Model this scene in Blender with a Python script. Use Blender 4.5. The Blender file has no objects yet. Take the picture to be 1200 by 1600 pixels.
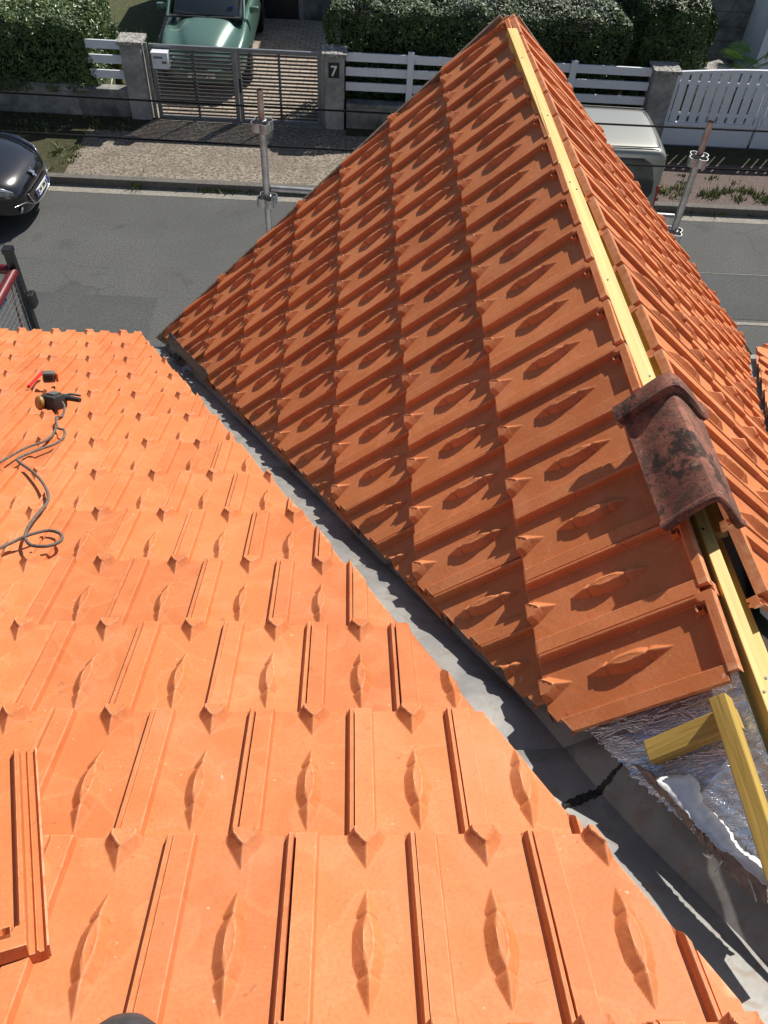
import bpy, bmesh, math, random
import numpy as np
from mathutils import Vector, Matrix
random.seed(7); np.random.seed(7)
C = bpy.context.scene.collection
D = bpy.data
sc = bpy.context.scene
# ------------------------------------------------------------------ camera, sky, sun, exposure
F, YAW, PITCH, ROLL = 1281.23, 0.07228007, 0.85909776, 0.06619266      # focal length in px of a 1600 px high frame
cam = D.objects.new('camera', D.cameras.new('camera')); C.objects.link(cam); sc.camera = cam
_cy, _sy, _cp, _sp, _cr, _sr = math.cos(YAW), math.sin(YAW), math.cos(PITCH), math.sin(PITCH), math.cos(ROLL), math.sin(ROLL)
_f = Vector((_sy*_cp, _cy*_cp, -_sp)); _r = Vector((_cy, -_sy, 0)); _u = _r.cross(_f)
_r2 = _cr*_r + _sr*_u; _u2 = -_sr*_r + _cr*_u
cam.matrix_world = Matrix((( _r2.x, _u2.x, -_f.x, 0), (_r2.y, _u2.y, -_f.y, 0), (_r2.z, _u2.z, -_f.z, 0), (0, 0, 0, 1)))
cam.data.sensor_fit = 'VERTICAL'; cam.data.sensor_height = 24.0; cam.data.lens = 24.0*F/1600
cam.data.clip_start = 0.02; cam.data.clip_end = 500
SUN = Vector((0.418, 0.565, 0.712)).normalized()
EL = math.asin(SUN.z); AZ = math.atan2(SUN.x, SUN.y)
w = D.worlds.new('World'); sc.world = w; w.use_nodes = True
nt = w.node_tree; bg = nt.nodes['Background']; sky = nt.nodes.new('ShaderNodeTexSky')
sky.sky_type = 'NISHITA'; sky.sun_disc = False; sky.sun_elevation = EL; sky.sun_rotation = AZ
nt.links.new(sky.outputs[0], bg.inputs[0]); bg.inputs[1].default_value = 0.060
sun = D.objects.new('sun', D.lights.new('sun', 'SUN')); C.objects.link(sun)
sun.data.energy = 4.7; sun.data.angle = math.radians(0.53); sun.data.color = (1.0, 0.955, 0.88)
sun.rotation_euler = SUN.to_track_quat('Z', 'Y').to_euler()
sc.view_settings.view_transform = 'Standard'; sc.view_settings.look = 'None'; sc.view_settings.gamma = 1
sc.view_settings.exposure = 0.34

# ------------------------------------------------------------------ materials
def mat(name, col, rough=0.7, metal=0.0, var=0.0, vscale=20.0, bump=0.0, bscale=80.0, col2=None, spec=0.5, coat=0.0, hue=0.0, detail=6):
    m = D.materials.new(name); m.use_nodes = True; n = m.node_tree.nodes; l = m.node_tree.links
    b = n['Principled BSDF']; b.inputs['Roughness'].default_value = rough; b.inputs['Metallic'].default_value = metal
    b.inputs['Specular IOR Level'].default_value = spec
    if coat: b.inputs['Coat Weight'].default_value = coat; b.inputs['Coat Roughness'].default_value = 0.04
    b.inputs['Base Color'].default_value = (*col, 1)
    tc = n.new('ShaderNodeTexCoord')
    if var > 0 or col2:
        nz = n.new('ShaderNodeTexNoise'); nz.inputs['Scale'].default_value = vscale; nz.inputs['Detail'].default_value = detail
        l.new(tc.outputs['Object'], nz.inputs['Vector'])
        rp = n.new('ShaderNodeValToRGB'); rp.color_ramp.elements[0].position = 0.32; rp.color_ramp.elements[1].position = 0.68
        c2 = col2 if col2 else tuple(min(1, c*(1+var)) for c in col)
        c1 = col if col2 else tuple(c*(1-var) for c in col)
        rp.color_ramp.elements[0].color = (*c1, 1); rp.color_ramp.elements[1].color = (*c2, 1)
        l.new(nz.outputs['Fac'], rp.inputs[0]); l.new(rp.outputs[0], b.inputs['Base Color'])
        m['ramp'] = rp.name
    if bump > 0:
        nb = n.new('ShaderNodeTexNoise'); nb.inputs['Scale'].default_value = bscale; nb.inputs['Detail'].default_value = 5
        l.new(tc.outputs['Object'], nb.inputs['Vector'])
        bp = n.new('ShaderNodeBump'); bp.inputs['Strength'].default_value = bump; bp.inputs['Distance'].default_value = 0.01
        l.new(nb.outputs['Fac'], bp.inputs['Height']); l.new(bp.outputs[0], b.inputs['Normal'])
    return m
def N(m, t, **k):
    x = m.node_tree.nodes.new(t)
    for a, v in k.items(): setattr(x, a, v)
    return x
def mixc(m, fac, a, b, mode='MIX'):
    x = N(m, 'ShaderNodeMix', data_type='RGBA', blend_type=mode); l = m.node_tree.links
    for s, v in ((0, fac), (6, a), (7, b)):
        if isinstance(v, (int, float)): x.inputs[s].default_value = v
        elif isinstance(v, tuple): x.inputs[s].default_value = (*v, 1)
        else: l.new(v, x.inputs[s])
    return x.outputs[2]
def ramp(m, src, stops):
    r = N(m, 'ShaderNodeValToRGB'); e = r.color_ramp.elements
    while len(e) < len(stops): e.new(0.5)
    for i, (p, c) in enumerate(stops):
        e[i].position = p; e[i].color = (*c, 1) if isinstance(c, tuple) else (c, c, c, 1)
    m.node_tree.links.new(src, r.inputs[0]); return r.outputs[0]
def noise(m, scale, detail=5, vec=None, rough=0.5, dist=0.0, coord='Object'):
    x = N(m, 'ShaderNodeTexNoise'); x.inputs['Scale'].default_value = scale; x.inputs['Detail'].default_value = detail
    x.inputs['Roughness'].default_value = rough; x.inputs['Distortion'].default_value = dist
    if vec is None:
        tc = N(m, 'ShaderNodeTexCoord'); vec = tc.outputs[coord]
    m.node_tree.links.new(vec, x.inputs['Vector']); return x.outputs['Fac']

def tile_material():
    m = mat('fired_clay', (0.6, 0.16, 0.06), rough=0.62, spec=0.35); l = m.node_tree.links; b = m.node_tree.nodes['Principled BSDF']
    oi = N(m, 'ShaderNodeObjectInfo'); tc = N(m, 'ShaderNodeTexCoord')
    mul = N(m, 'ShaderNodeMath', operation='MULTIPLY'); mul.inputs[1].default_value = 37.0; l.new(oi.outputs['Random'], mul.inputs[0])
    add = N(m, 'ShaderNodeVectorMath', operation='ADD'); l.new(tc.outputs['Object'], add.inputs[0]); l.new(mul.outputs[0], add.inputs[1])
    v = add.outputs[0]
    base = ramp(m, oi.outputs['Random'], [(0.0, (0.575, 0.168, 0.050)), (0.35, (0.60, 0.188, 0.056)), (0.7, (0.62, 0.202, 0.062)), (1.0, (0.55, 0.172, 0.054))])
    big = noise(m, 7.0, 2, v, dist=0.6)
    c = mixc(m, ramp(m, big, [(0.40, 0.0), (0.62, 0.75)]), base, (0.67, 0.225, 0.080))
    # faint tide marks: thin bands of a smooth noise
    tide = noise(m, 5.0, 1, v, dist=0.3)
    c = mixc(m, ramp(m, tide, [(0.50, 0.0), (0.512, 0.42), (0.55, 0.12), (0.7, 0.0)]), c, (0.72, 0.27, 0.11))
    fine = noise(m, 160.0, 4, v)
    c = mixc(m, ramp(m, fine, [(0.35, 0.30), (0.6, 0.0)]), c, (0.46, 0.118, 0.044))
    sp = noise(m, 55.0, 2, v)
    c = mixc(m, ramp(m, sp, [(0.735, 0.0), (0.76, 0.55)]), c, (0.83, 0.50, 0.32))
    sp2 = noise(m, 38.0, 3, v, dist=1.5)
    c = mixc(m, ramp(m, sp2, [(0.27, 0.5), (0.30, 0.0)]), c, (0.30, 0.085, 0.04))
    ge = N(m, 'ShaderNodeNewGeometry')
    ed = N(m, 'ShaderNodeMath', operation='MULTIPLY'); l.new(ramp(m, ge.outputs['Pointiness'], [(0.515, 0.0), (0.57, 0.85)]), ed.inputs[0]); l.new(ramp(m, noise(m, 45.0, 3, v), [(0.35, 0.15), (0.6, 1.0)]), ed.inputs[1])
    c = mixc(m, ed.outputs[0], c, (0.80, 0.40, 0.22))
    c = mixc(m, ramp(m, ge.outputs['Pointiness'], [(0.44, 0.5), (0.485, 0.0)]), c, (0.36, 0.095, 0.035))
    dust = noise(m, 3.2, 5, v, dist=1.0, rough=0.65); c = mixc(m, ramp(m, dust, [(0.52, 0.0), (0.72, 0.20)]), c, (0.66, 0.33, 0.19))
    hv = N(m, 'ShaderNodeHueSaturation'); l.new(c, hv.inputs['Color'])
    mr = N(m, 'ShaderNodeMapRange'); l.new(oi.outputs['Random'], mr.inputs[0]); mr.inputs[3].default_value = 0.90; mr.inputs[4].default_value = 1.08; l.new(mr.outputs[0], hv.inputs['Value'])
    l.new(hv.outputs[0], b.inputs['Base Color'])
    bp = N(m, 'ShaderNodeBump'); bp.inputs['Strength'].default_value = 0.22; bp.inputs['Distance'].default_value = 0.004
    hh = noise(m, 60.0, 6, v, rough=0.65); l.new(hh, bp.inputs['Height']); l.new(bp.outputs[0], b.inputs['Normal'])
    return m
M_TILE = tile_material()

def add_cracks(m, scale=0.55):
    l = m.node_tree.links; b = m.node_tree.nodes['Principled BSDF']; src = b.inputs['Base Color'].links[0].from_socket
    tc = N(m, 'ShaderNodeTexCoord'); nz = N(m, 'ShaderNodeTexNoise'); nz.inputs['Scale'].default_value = 3.0; nz.inputs['Detail'].default_value = 6; l.new(tc.outputs['Object'], nz.inputs['Vector'])
    ad = N(m, 'ShaderNodeVectorMath', operation='MULTIPLY_ADD'); l.new(nz.outputs['Color'], ad.inputs[0]); ad.inputs[1].default_value = (0.35, 0.35, 0); l.new(tc.outputs['Object'], ad.inputs[2])
    vo = N(m, 'ShaderNodeTexVoronoi', feature='DISTANCE_TO_EDGE'); vo.inputs['Scale'].default_value = scale; l.new(ad.outputs[0], vo.inputs['Vector'])
    line = ramp(m, vo.outputs['Distance'], [(0.0, 0.32), (0.005, 0.2), (0.010, 0.0)])
    mk = N(m, 'ShaderNodeMath', operation='MULTIPLY'); l.new(line, mk.inputs[0]); l.new(ramp(m, noise(m, 0.4, 2), [(0.45, 0.0), (0.6, 1.0)]), mk.inputs[1])
    c = mixc(m, mk.outputs[0], src, (0.02, 0.02, 0.02))
    st = mixc(m, ramp(m, noise(m, 1.3, 4, dist=0.5), [(0.62, 0.0), (0.70, 0.35)]), c, (0.045, 0.045, 0.045))
    l.new(st, b.inputs['Base Color'])
def stain_metal(name, c1, c2, c3, rough, metal):
    m = mat(name, c1, rough=rough, metal=metal); l = m.node_tree.links; b = m.node_tree.nodes['Principled BSDF']
    a = noise(m, 5, 6, coord='Object', dist=1.0); c = mixc(m, ramp(m, a, [(0.35, 0.0), (0.65, 1.0)]), c1, c2)
    a2 = noise(m, 17, 7, dist=2.0); c = mixc(m, ramp(m, a2, [(0.5, 0.0), (0.72, 0.6)]), c, c3)
    a3 = noise(m, 120, 3); c = mixc(m, ramp(m, a3, [(0.60, 0.0), (0.75, 0.35)]), c, (0.25, 0.21, 0.18))
    l.new(c, b.inputs['Base Color'])
    bp = N(m, 'ShaderNodeBump'); bp.inputs['Strength'].default_value = 0.3; bp.inputs['Distance'].default_value = 0.01
    l.new(noise(m, 14, 4), bp.inputs['Height']); l.new(bp.outputs[0], b.inputs['Normal'])
    return m
M_ZINC = stain_metal('weathered_zinc', (0.20, 0.20, 0.197), (0.32, 0.305, 0.28), (0.22, 0.16, 0.115), 0.55, 0.15)
M_ZINCD = stain_metal('dirty_dark_zinc', (0.07, 0.06, 0.055), (0.15, 0.13, 0.12), (0.10, 0.06, 0.04), 0.5, 0.3)
M_MASTIC = mat('bitumen', (0.02, 0.018, 0.016), rough=0.6, bump=0.5)

def wood(name, c1, c2, scale=(60, 2, 60), knots=True):
    m = mat(name, c1, rough=0.6); l = m.node_tree.links; b = m.node_tree.nodes['Principled BSDF']
    tc = N(m, 'ShaderNodeTexCoord'); mp = N(m, 'ShaderNodeMapping'); mp.inputs['Scale'].default_value = scale
    l.new(tc.outputs['Object'], mp.inputs['Vector'])
    g = noise(m, 1.0, 5, mp.outputs[0], dist=0.6); c = mixc(m, ramp(m, g, [(0.35, 0.0), (0.65, 1.0)]), c1, c2)
    if knots:
        vo = N(m, 'ShaderNodeTexVoronoi'); vo.inputs['Scale'].default_value = 6.0
        l.new(tc.outputs['Object'], vo.inputs['Vector'])
        c = mixc(m, ramp(m, vo.outputs['Distance'], [(0.0, 0.8), (0.09, 0.5), (0.13, 0.0)]), c, (0.22, 0.10, 0.02))
    l.new(c, b.inputs['Base Color'])
    bp = N(m, 'ShaderNodeBump'); bp.inputs['Strength'].default_value = 0.25; bp.inputs['Distance'].default_value = 0.004
    l.new(g, bp.inputs['Height']); l.new(bp.outputs[0], b.inputs['Normal'])
    return m
M_PINE = wood('treated_pine', (0.60, 0.385, 0.085), (0.76, 0.53, 0.16))
M_PINE2 = wood('treated_pine_rough', (0.40, 0.26, 0.05), (0.58, 0.39, 0.09), (90, 4, 90))
M_OLDWOOD = wood('old_weathered_wood', (0.16, 0.11, 0.08), (0.30, 0.23, 0.17), (50, 3, 50), False)
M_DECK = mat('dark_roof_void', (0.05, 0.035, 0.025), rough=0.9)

def moss_material():
    m = mat('old_mossy_clay', (0.25, 0.09, 0.06), rough=0.85, spec=0.3); l = m.node_tree.links; b = m.node_tree.nodes['Principled BSDF']
    a = noise(m, 9, 8, rough=0.7, dist=0.5); c = mixc(m, ramp(m, a, [(0.40, 0.0), (0.56, 1.0)]), (0.135, 0.075, 0.054), (0.27, 0.10, 0.068))
    r = noise(m, 5, 9, rough=0.75); c = mixc(m, ramp(m, r, [(0.50, 0.0), (0.62, 0.9)]), c, (0.42, 0.17, 0.115))
    k = noise(m, 8, 9, rough=0.78, dist=0.15); c = mixc(m, ramp(m, k, [(0.53, 0.0), (0.585, 0.9)]), c, (0.028, 0.024, 0.020))
    f = noise(m, 120, 6, rough=0.8); c = mixc(m, ramp(m, f, [(0.5, 0.0), (0.64, 0.75)]), c, (0.05, 0.04, 0.032))
    g = noise(m, 70, 4); c = mixc(m, ramp(m, g, [(0.66, 0.0), (0.72, 0.7)]), c, (0.33, 0.30, 0.20))
    l.new(c, b.inputs['Base Color'])
    bp = N(m, 'ShaderNodeBump'); bp.inputs['Strength'].default_value = 0.9; bp.inputs['Distance'].default_value = 0.004
    l.new(f, bp.inputs['Height']); l.new(bp.outputs[0], b.inputs['Normal'])
    return m
M_OLD = moss_material()

def foil_material():
    m = mat('aluminium_foil', (0.70, 0.72, 0.78), rough=0.27, metal=0.75); l = m.node_tree.links; b = m.node_tree.nodes['Principled BSDF']
    tc = N(m, 'ShaderNodeTexCoord'); mp = N(m, 'ShaderNodeMapping'); mp.inputs['Scale'].default_value = (1, 3.2, 1); mp.inputs['Rotation'].default_value = (0, 0, 0.5)
    l.new(tc.outputs['Object'], mp.inputs['Vector'])
    n1 = noise(m, 13, 4, mp.outputs[0], dist=1.6, rough=0.6); n2 = noise(m, 7, 3, dist=0.8)
    w_ = ramp(m, n1, [(0.40, 0.0), (0.50, 1.0), (0.60, 0.0)])
    ad = N(m, 'ShaderNodeMath', operation='MULTIPLY_ADD'); l.new(w_, ad.inputs[0]); ad.inputs[1].default_value = 0.35; l.new(n2, ad.inputs[2])
    bp = N(m, 'ShaderNodeBump'); bp.inputs['Strength'].default_value = 0.55; bp.inputs['Distance'].default_value = 0.010
    l.new(ad.outputs[0], bp.inputs['Height']); l.new(bp.outputs[0], b.inputs['Normal'])
    return m
M_FOIL = foil_material()
M_PAPER = mat('white_felt', (0.80, 0.79, 0.78), rough=0.8, var=0.08, vscale=30, bump=0.5, bscale=25)
M_FLEECE = mat('brown_grey_wadding', (0.30, 0.22, 0.19), rough=0.95, var=0.3, vscale=40, bump=0.8, bscale=120)

def ground_mat(name, c1, c2, c3, fine=160, big=0.5, spk=0.3, rough=0.9, bstr=0.4, fcut=(0.35, 0.65)):
    m = mat(name, c1, rough=rough, spec=0.3); l = m.node_tree.links; b = m.node_tree.nodes['Principled BSDF']
    g = noise(m, fine, 5, rough=0.7); c = mixc(m, ramp(m, g, [(fcut[0], 0.0), (fcut[1], 1.0)]), c1, c2)
    h = noise(m, big, 6, rough=0.6, dist=0.8); c = mixc(m, ramp(m, h, [(0.4, 0.0), (0.7, spk)]), c, c3)
    l.new(c, b.inputs['Base Color'])
    bp = N(m, 'ShaderNodeBump'); bp.inputs['Strength'].default_value = bstr; bp.inputs['Distance'].default_value = 0.02
    l.new(g, bp.inputs['Height']); l.new(bp.outputs[0], b.inputs['Normal'])
    return m
M_ASPH = ground_mat('asphalt', (0.062, 0.062, 0.060), (0.150, 0.150, 0.143), (0.078, 0.078, 0.075), fine=38, big=0.5, spk=0.75)
M_ASPH2 = ground_mat('newer_asphalt_patch', (0.050, 0.052, 0.052), (0.128, 0.130, 0.126), (0.05, 0.05, 0.05), fine=80, big=0.6, spk=0.4)
add_cracks(M_ASPH)
M_PAVE = ground_mat('aggregate_pavement', (0.085, 0.070, 0.056), (0.36, 0.305, 0.24), (0.15, 0.12, 0.095), fine=20, big=1.1, spk=0.75, fcut=(0.38, 0.60))
M_PAVE_RED = ground_mat('reddish_pavement', (0.07, 0.05, 0.045), (0.19, 0.135, 0.115), (0.12, 0.10, 0.08), fine=30, big=1.0, spk=0.5)
M_MOSSY = ground_mat('mossy_soil', (0.035, 0.030, 0.018), (0.075, 0.075, 0.03), (0.05, 0.05, 0.02), fine=14, big=1.2, spk=0.6, bstr=0.9)
M_KERB = ground_mat('kerb_stone', (0.10, 0.09, 0.08), (0.19, 0.175, 0.155), (0.12, 0.11, 0.10), fine=30, big=2)
M_GUTTER = ground_mat('gutter_concrete', (0.22, 0.20, 0.165), (0.38, 0.35, 0.30), (0.17, 0.16, 0.14), fine=20, big=1.5, spk=0.6)
M_LAWN = ground_mat('garden_soil', (0.035, 0.042, 0.014), (0.10, 0.115, 0.04), (0.09, 0.075, 0.05), fine=14, big=1, spk=0.5, bstr=1)
M_CONC = ground_mat('old_concrete', (0.32, 0.31, 0.295), (0.46, 0.45, 0.43), (0.09, 0.09, 0.085), fine=6, big=2.5, spk=0.8, bstr=0.15)
M_CONCD = ground_mat('dark_stained_concrete', (0.20, 0.195, 0.185), (0.33, 0.32, 0.30), (0.06, 0.055, 0.05), fine=6, big=2.5, spk=0.8, bstr=0.15)
M_CAPST = ground_mat('lichen_coping', (0.14, 0.13, 0.12), (0.46, 0.44, 0.40), (0.3, 0.28, 0.24), fine=22, big=3, spk=0.4, fcut=(0.42, 0.58))
M_WHITE = mat('white_painted_rail', (0.76, 0.78, 0.84), rough=0.35, var=0.03, vscale=8)
M_WALLW = mat('pale_render', (0.78, 0.79, 0.80), rough=0.85, var=0.05, vscale=3, bump=0.2, bscale=60)
M_GATE = mat('grey_gate_paint', (0.20, 0.21, 0.225), rough=0.4, metal=0.4, var=0.08, vscale=10)
M_SLAT = mat('dark_slat_paint', (0.085, 0.078, 0.075), rough=0.5)
M_GALV = mat('galvanised_steel', (0.29, 0.295, 0.30), rough=0.50, metal=0.75, var=0.18, vscale=14, bump=0.1)
M_RUSTY = mat('rusty_galvanised_steel', (0.36, 0.35, 0.34), rough=0.55, metal=0.5, col2=(0.24, 0.13, 0.10), vscale=9, bump=0.2)
M_BLACKP = mat('black_rubber', (0.010, 0.010, 0.011), rough=0.85, spec=0.15)
M_DARKM = mat('black_steel', (0.018, 0.018, 0.02), rough=0.4, metal=0.3)
M_RED = mat('red_padding', (0.13, 0.010, 0.013), rough=0.35, var=0.2, vscale=20)
M_REDP = mat('red_pencil_paint', (0.62, 0.02, 0.03), rough=0.35)
M_CABLE = mat('dusty_grey_cable', (0.13, 0.105, 0.09), rough=0.75, var=0.25, vscale=60)
M_TOOL = mat('grey_tool_plastic', (0.035, 0.033, 0.032), rough=0.6, var=0.3, vscale=40)
M_TOOLG = mat('dusty_grey_metal', (0.16, 0.155, 0.15), rough=0.55, metal=0.3, var=0.2, vscale=50)
M_YEL = mat('amber_plastic', (0.36, 0.18, 0.04), rough=0.45)
M_ORA = mat('orange_plastic', (0.62, 0.16, 0.04), rough=0.45)
M_BLUE = mat('blue_rope', (0.03, 0.16, 0.42), rough=0.6, var=0.4, vscale=50)
M_BOOT = mat('dark_grey_leather', (0.055, 0.058, 0.065), rough=0.5, var=0.3, vscale=30, bump=0.2, bscale=120)
M_CARBLK = mat('black_car_paint', (0.008, 0.009, 0.012), rough=0.18, coat=1.0)
M_CARGRN = mat('green_car_paint', (0.095, 0.185, 0.150), rough=0.35, coat=0.6, metal=0.2)
M_CARSLV = mat('beige_silver_paint', (0.30, 0.30, 0.265), rough=0.3, coat=0.7, metal=0.35)
M_GLASS = mat('dark_car_glass', (0.02, 0.026, 0.03), rough=0.06, coat=0.5)
M_CHROME = mat('chrome', (0.75, 0.76, 0.78), rough=0.12, metal=1.0)
M_LAMP = mat('headlamp_lens', (0.52, 0.55, 0.60), rough=0.12, metal=0.5, col2=(0.2, 0.22, 0.26), vscale=30, coat=1.0)
M_TAIL = mat('red_tail_lens', (0.35, 0.01, 0.01), rough=0.2, coat=1.0)
M_PLATE = mat('number_plate_white', (0.75, 0.75, 0.72), rough=0.4)
M_PBLUE = mat('number_plate_blue', (0.02, 0.05, 0.30), rough=0.4)
M_INK = mat('black_lettering', (0.012, 0.012, 0.012), rough=0.6)
M_WINK = mat('white_lettering', (0.78, 0.78, 0.76), rough=0.6)
M_TRIM = mat('dark_trim', (0.03, 0.03, 0.032), rough=0.5)
M_SEAT = mat('grey_seat_fabric', (0.10, 0.10, 0.11), rough=0.9)
M_MAIL = mat('white_box_paint', (0.70, 0.72, 0.76), rough=0.35)
def leaf_mat(name, c1, c2, rough=0.35, spec=0.5, trans=0.15):
    m = mat(name, c1, rough=rough, spec=spec); l = m.node_tree.links; b = m.node_tree.nodes['Principled BSDF']
    g = noise(m, 9, 3); h = noise(m, 1.6, 3)
    c = mixc(m, ramp(m, g, [(0.35, 0.0), (0.65, 1.0)]), c1, c2); c = mixc(m, ramp(m, h, [(0.4, 0.0), (0.7, 0.5)]), c, tuple(x*1.5 for x in c2))
    l.new(c, b.inputs['Base Color'])
    return m
M_LEAF = leaf_mat('glossy_laurel_leaf', (0.016, 0.032, 0.010), (0.066, 0.105, 0.026), rough=0.46, spec=0.35)
M_LEAF2 = leaf_mat('ivy_leaf', (0.035, 0.065, 0.015), (0.10, 0.15, 0.035), rough=0.40)
M_YUC = leaf_mat('strap_leaf', (0.035, 0.085, 0.022), (0.09, 0.17, 0.045), rough=0.42)
M_PALM = leaf_mat('fan_palm_leaf', (0.06, 0.15, 0.02), (0.15, 0.28, 0.05), rough=0.45)
M_WEED = leaf_mat('weed_leaf', (0.07, 0.09, 0.02), (0.17, 0.19, 0.06), rough=0.6)
M_CORE = mat('hedge_twigs', (0.012, 0.013, 0.007), rough=0.95)
M_BARK = mat('bark', (0.07, 0.05, 0.035), rough=0.95, var=0.3, bump=0.6)
def paver_mat():
    m = mat('block_paving', (0.2, 0.12, 0.09), rough=0.85); l = m.node_tree.links; b = m.node_tree.nodes['Principled BSDF']
    tc = N(m, 'ShaderNodeTexCoord'); br = N(m, 'ShaderNodeTexBrick'); l.new(tc.outputs['Object'], br.inputs['Vector'])
    br.inputs['Scale'].default_value = 1.0; br.inputs['Brick Width'].default_value = 0.22; br.inputs['Row Height'].default_value = 0.115
    br.inputs['Mortar Size'].default_value = 0.009; br.inputs['Color1'].default_value = (0.46, 0.37, 0.28, 1); br.inputs['Color2'].default_value = (0.30, 0.22, 0.17, 1)
    br.inputs['Mortar'].default_value = (0.07, 0.06, 0.05, 1); br.inputs['Bias'].default_value = -0.2
    c = mixc(m, ramp(m, noise(m, 2.0, 5), [(0.4, 0.0), (0.7, 0.6)]), br.outputs[0], (0.42, 0.36, 0.28))
    l.new(c, b.inputs['Base Color']); return m
M_PAVER = paver_mat()

# ------------------------------------------------------------------ object helpers
def link(name, me, m=None, parent=None, mw=None):
    o = D.objects.new(name, me); C.objects.link(o)
    if m is not None and len(me.materials) == 0:
        for x in (m if isinstance(m, (list, tuple)) else [m]): me.materials.append(x)
    if parent is not None: o.parent = parent
    if mw is not None: o.matrix_world = mw
    return o
def tag(o, label, cat, group=None, kind=None):
    o['label'] = label; o['category'] = cat
    if group: o['group'] = group
    if kind: o['kind'] = kind
    return o
def thing(name, label, cat, mw, group=None):
    o = D.objects.new(name, None); C.objects.link(o); o.matrix_world = mw; o.empty_display_size = 0.1
    return tag(o, label, cat, group)
class MB:
    def __init__(s): s.b = bmesh.new()
    def quad(s, a, b, c, d): s.b.faces.new([s.b.verts.new(p) for p in (a, b, c, d)]); return s
    def poly(s, pts): s.b.faces.new([s.b.verts.new(p) for p in pts]); return s
    def box(s, x0, x1, y0, y1, z0, z1, mw=None, bev=0.0):
        r = bmesh.ops.create_cube(s.b, size=1.0); vs = r['verts']
        m = Matrix.Translation(((x0+x1)/2, (y0+y1)/2, (z0+z1)/2)) @ Matrix.Diagonal((x1-x0, y1-y0, z1-z0, 1))
        bmesh.ops.transform(s.b, matrix=m, verts=vs)
        if bev:
            es = list({e for v in vs for e in v.link_edges})
            r2 = bmesh.ops.bevel(s.b, geom=es, offset=bev, segments=2, affect='EDGES', profile=0.6)
            vs = list({v for f in r2['faces'] for v in f.verts} | {v for v in vs if v.is_valid})
        if mw is not None: bmesh.ops.transform(s.b, matrix=mw, verts=vs)
        return s
    def beam(s, p, q, wdt, h, up=(0, 0, 1), bev=0.0):          # box between two points
        p, q = Vector(p), Vector(q); d = (q-p); L = d.length; d.normalize(); r = d.cross(Vector(up)).normalized(); u = r.cross(d)
        mw = Matrix(((r.x, d.x, u.x, p.x), (r.y, d.y, u.y, p.y), (r.z, d.z, u.z, p.z), (0, 0, 0, 1)))
        return s.box(-wdt/2, wdt/2, 0, L, -h/2, h/2, mw, bev)
    def tube(s, pts, r, n=12, cap=True, hollow=False):
        pts = [Vector(p) for p in pts]; rs = r if isinstance(r, (list, tuple)) else [r]*len(pts); rings = []; up = None
        for i, p in enumerate(pts):
            d = (pts[min(i+1, len(pts)-1)]-pts[max(i-1, 0)]).normalized()
            if up is None: up = d.orthogonal().normalized()
            up = (up - d*up.dot(d)).normalized(); v = d.cross(up)
            rings.append([s.b.verts.new(p+(up*math.cos(a)+v*math.sin(a))*rs[i]) for a in [2*math.pi*k/n for k in range(n)]])
        for a, b in zip(rings, rings[1:]):
            for k in range(n): s.b.faces.new((a[k], a[(k+1) % n], b[(k+1) % n], b[k]))
        if cap:
            if not hollow: s.b.faces.new(rings[-1])
            s.b.faces.new(rings[0][::-1])
        return s
    def lathe(s, prof, n=24, mw=None):
        rings = []
        for r, z in prof: rings.append([s.b.verts.new((r*math.cos(2*math.pi*k/n), r*math.sin(2*math.pi*k/n), z)) for k in range(n)])
        for a, b in zip(rings, rings[1:]):
            for k in range(n): s.b.faces.new((a[k], a[(k+1) % n], b[(k+1) % n], b[k]))
        s.b.faces.new(rings[0][::-1]); s.b.faces.new(rings[-1])
        if mw is not None: bmesh.ops.transform(s.b, matrix=mw, verts=[v for r in rings for v in r])
        return s
    def loft(s, rings, close=False, capa=True, capb=True):      # open or closed rings of equal length
        R = [[s.b.verts.new(p) for p in r] for r in rings]; n = len(R[0])
        for a, b in zip(R, R[1:]):
            for k in range(n if close else n-1): s.b.faces.new((a[k], a[(k+1) % n], b[(k+1) % n], b[k]))
        if close:
            if capa: s.b.faces.new(R[0][::-1])
            if capb: s.b.faces.new(R[-1])
        return s
    def build(s, name, m, parent=None, mw=None, smooth=None, sub=0):
        bmesh.ops.recalc_face_normals(s.b, faces=s.b.faces)
        me = D.meshes.new(name); s.b.to_mesh(me); s.b.free()
        if smooth is not None:
            me.polygons.foreach_set('use_smooth', [True]*len(me.polygons)); me.set_sharp_from_angle(angle=math.radians(smooth))
        o = link(name, me, m, parent)
        if mw is not None:
            if parent is not None: o.matrix_local = mw
            else: o.matrix_world = mw
        if sub:
            md = o.modifiers.new('sub', 'SUBSURF'); md.levels = sub; md.render_levels = sub
        return o
def frame(X, Y, Z, o):
    return Matrix(((X.x, Y.x, Z.x, o.x), (X.y, Y.y, Z.y, o.y), (X.z, Y.z, Z.z, o.z), (0, 0, 0, 1)))

def smooth_path(P, n=8):
    out = []
    for i in range(len(P)-1):
        p0, p1, p2, p3 = P[max(i-1, 0)], P[i], P[i+1], P[min(i+2, len(P)-1)]
        for j in range(n):
            t = j/n; out.append(0.5*((2*p1)+(p2-p0)*t+(2*p0-5*p1+4*p2-p3)*t*t+(3*p1-p0-3*p2+p3)*t**3))
    out.append(P[-1]); return out
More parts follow.
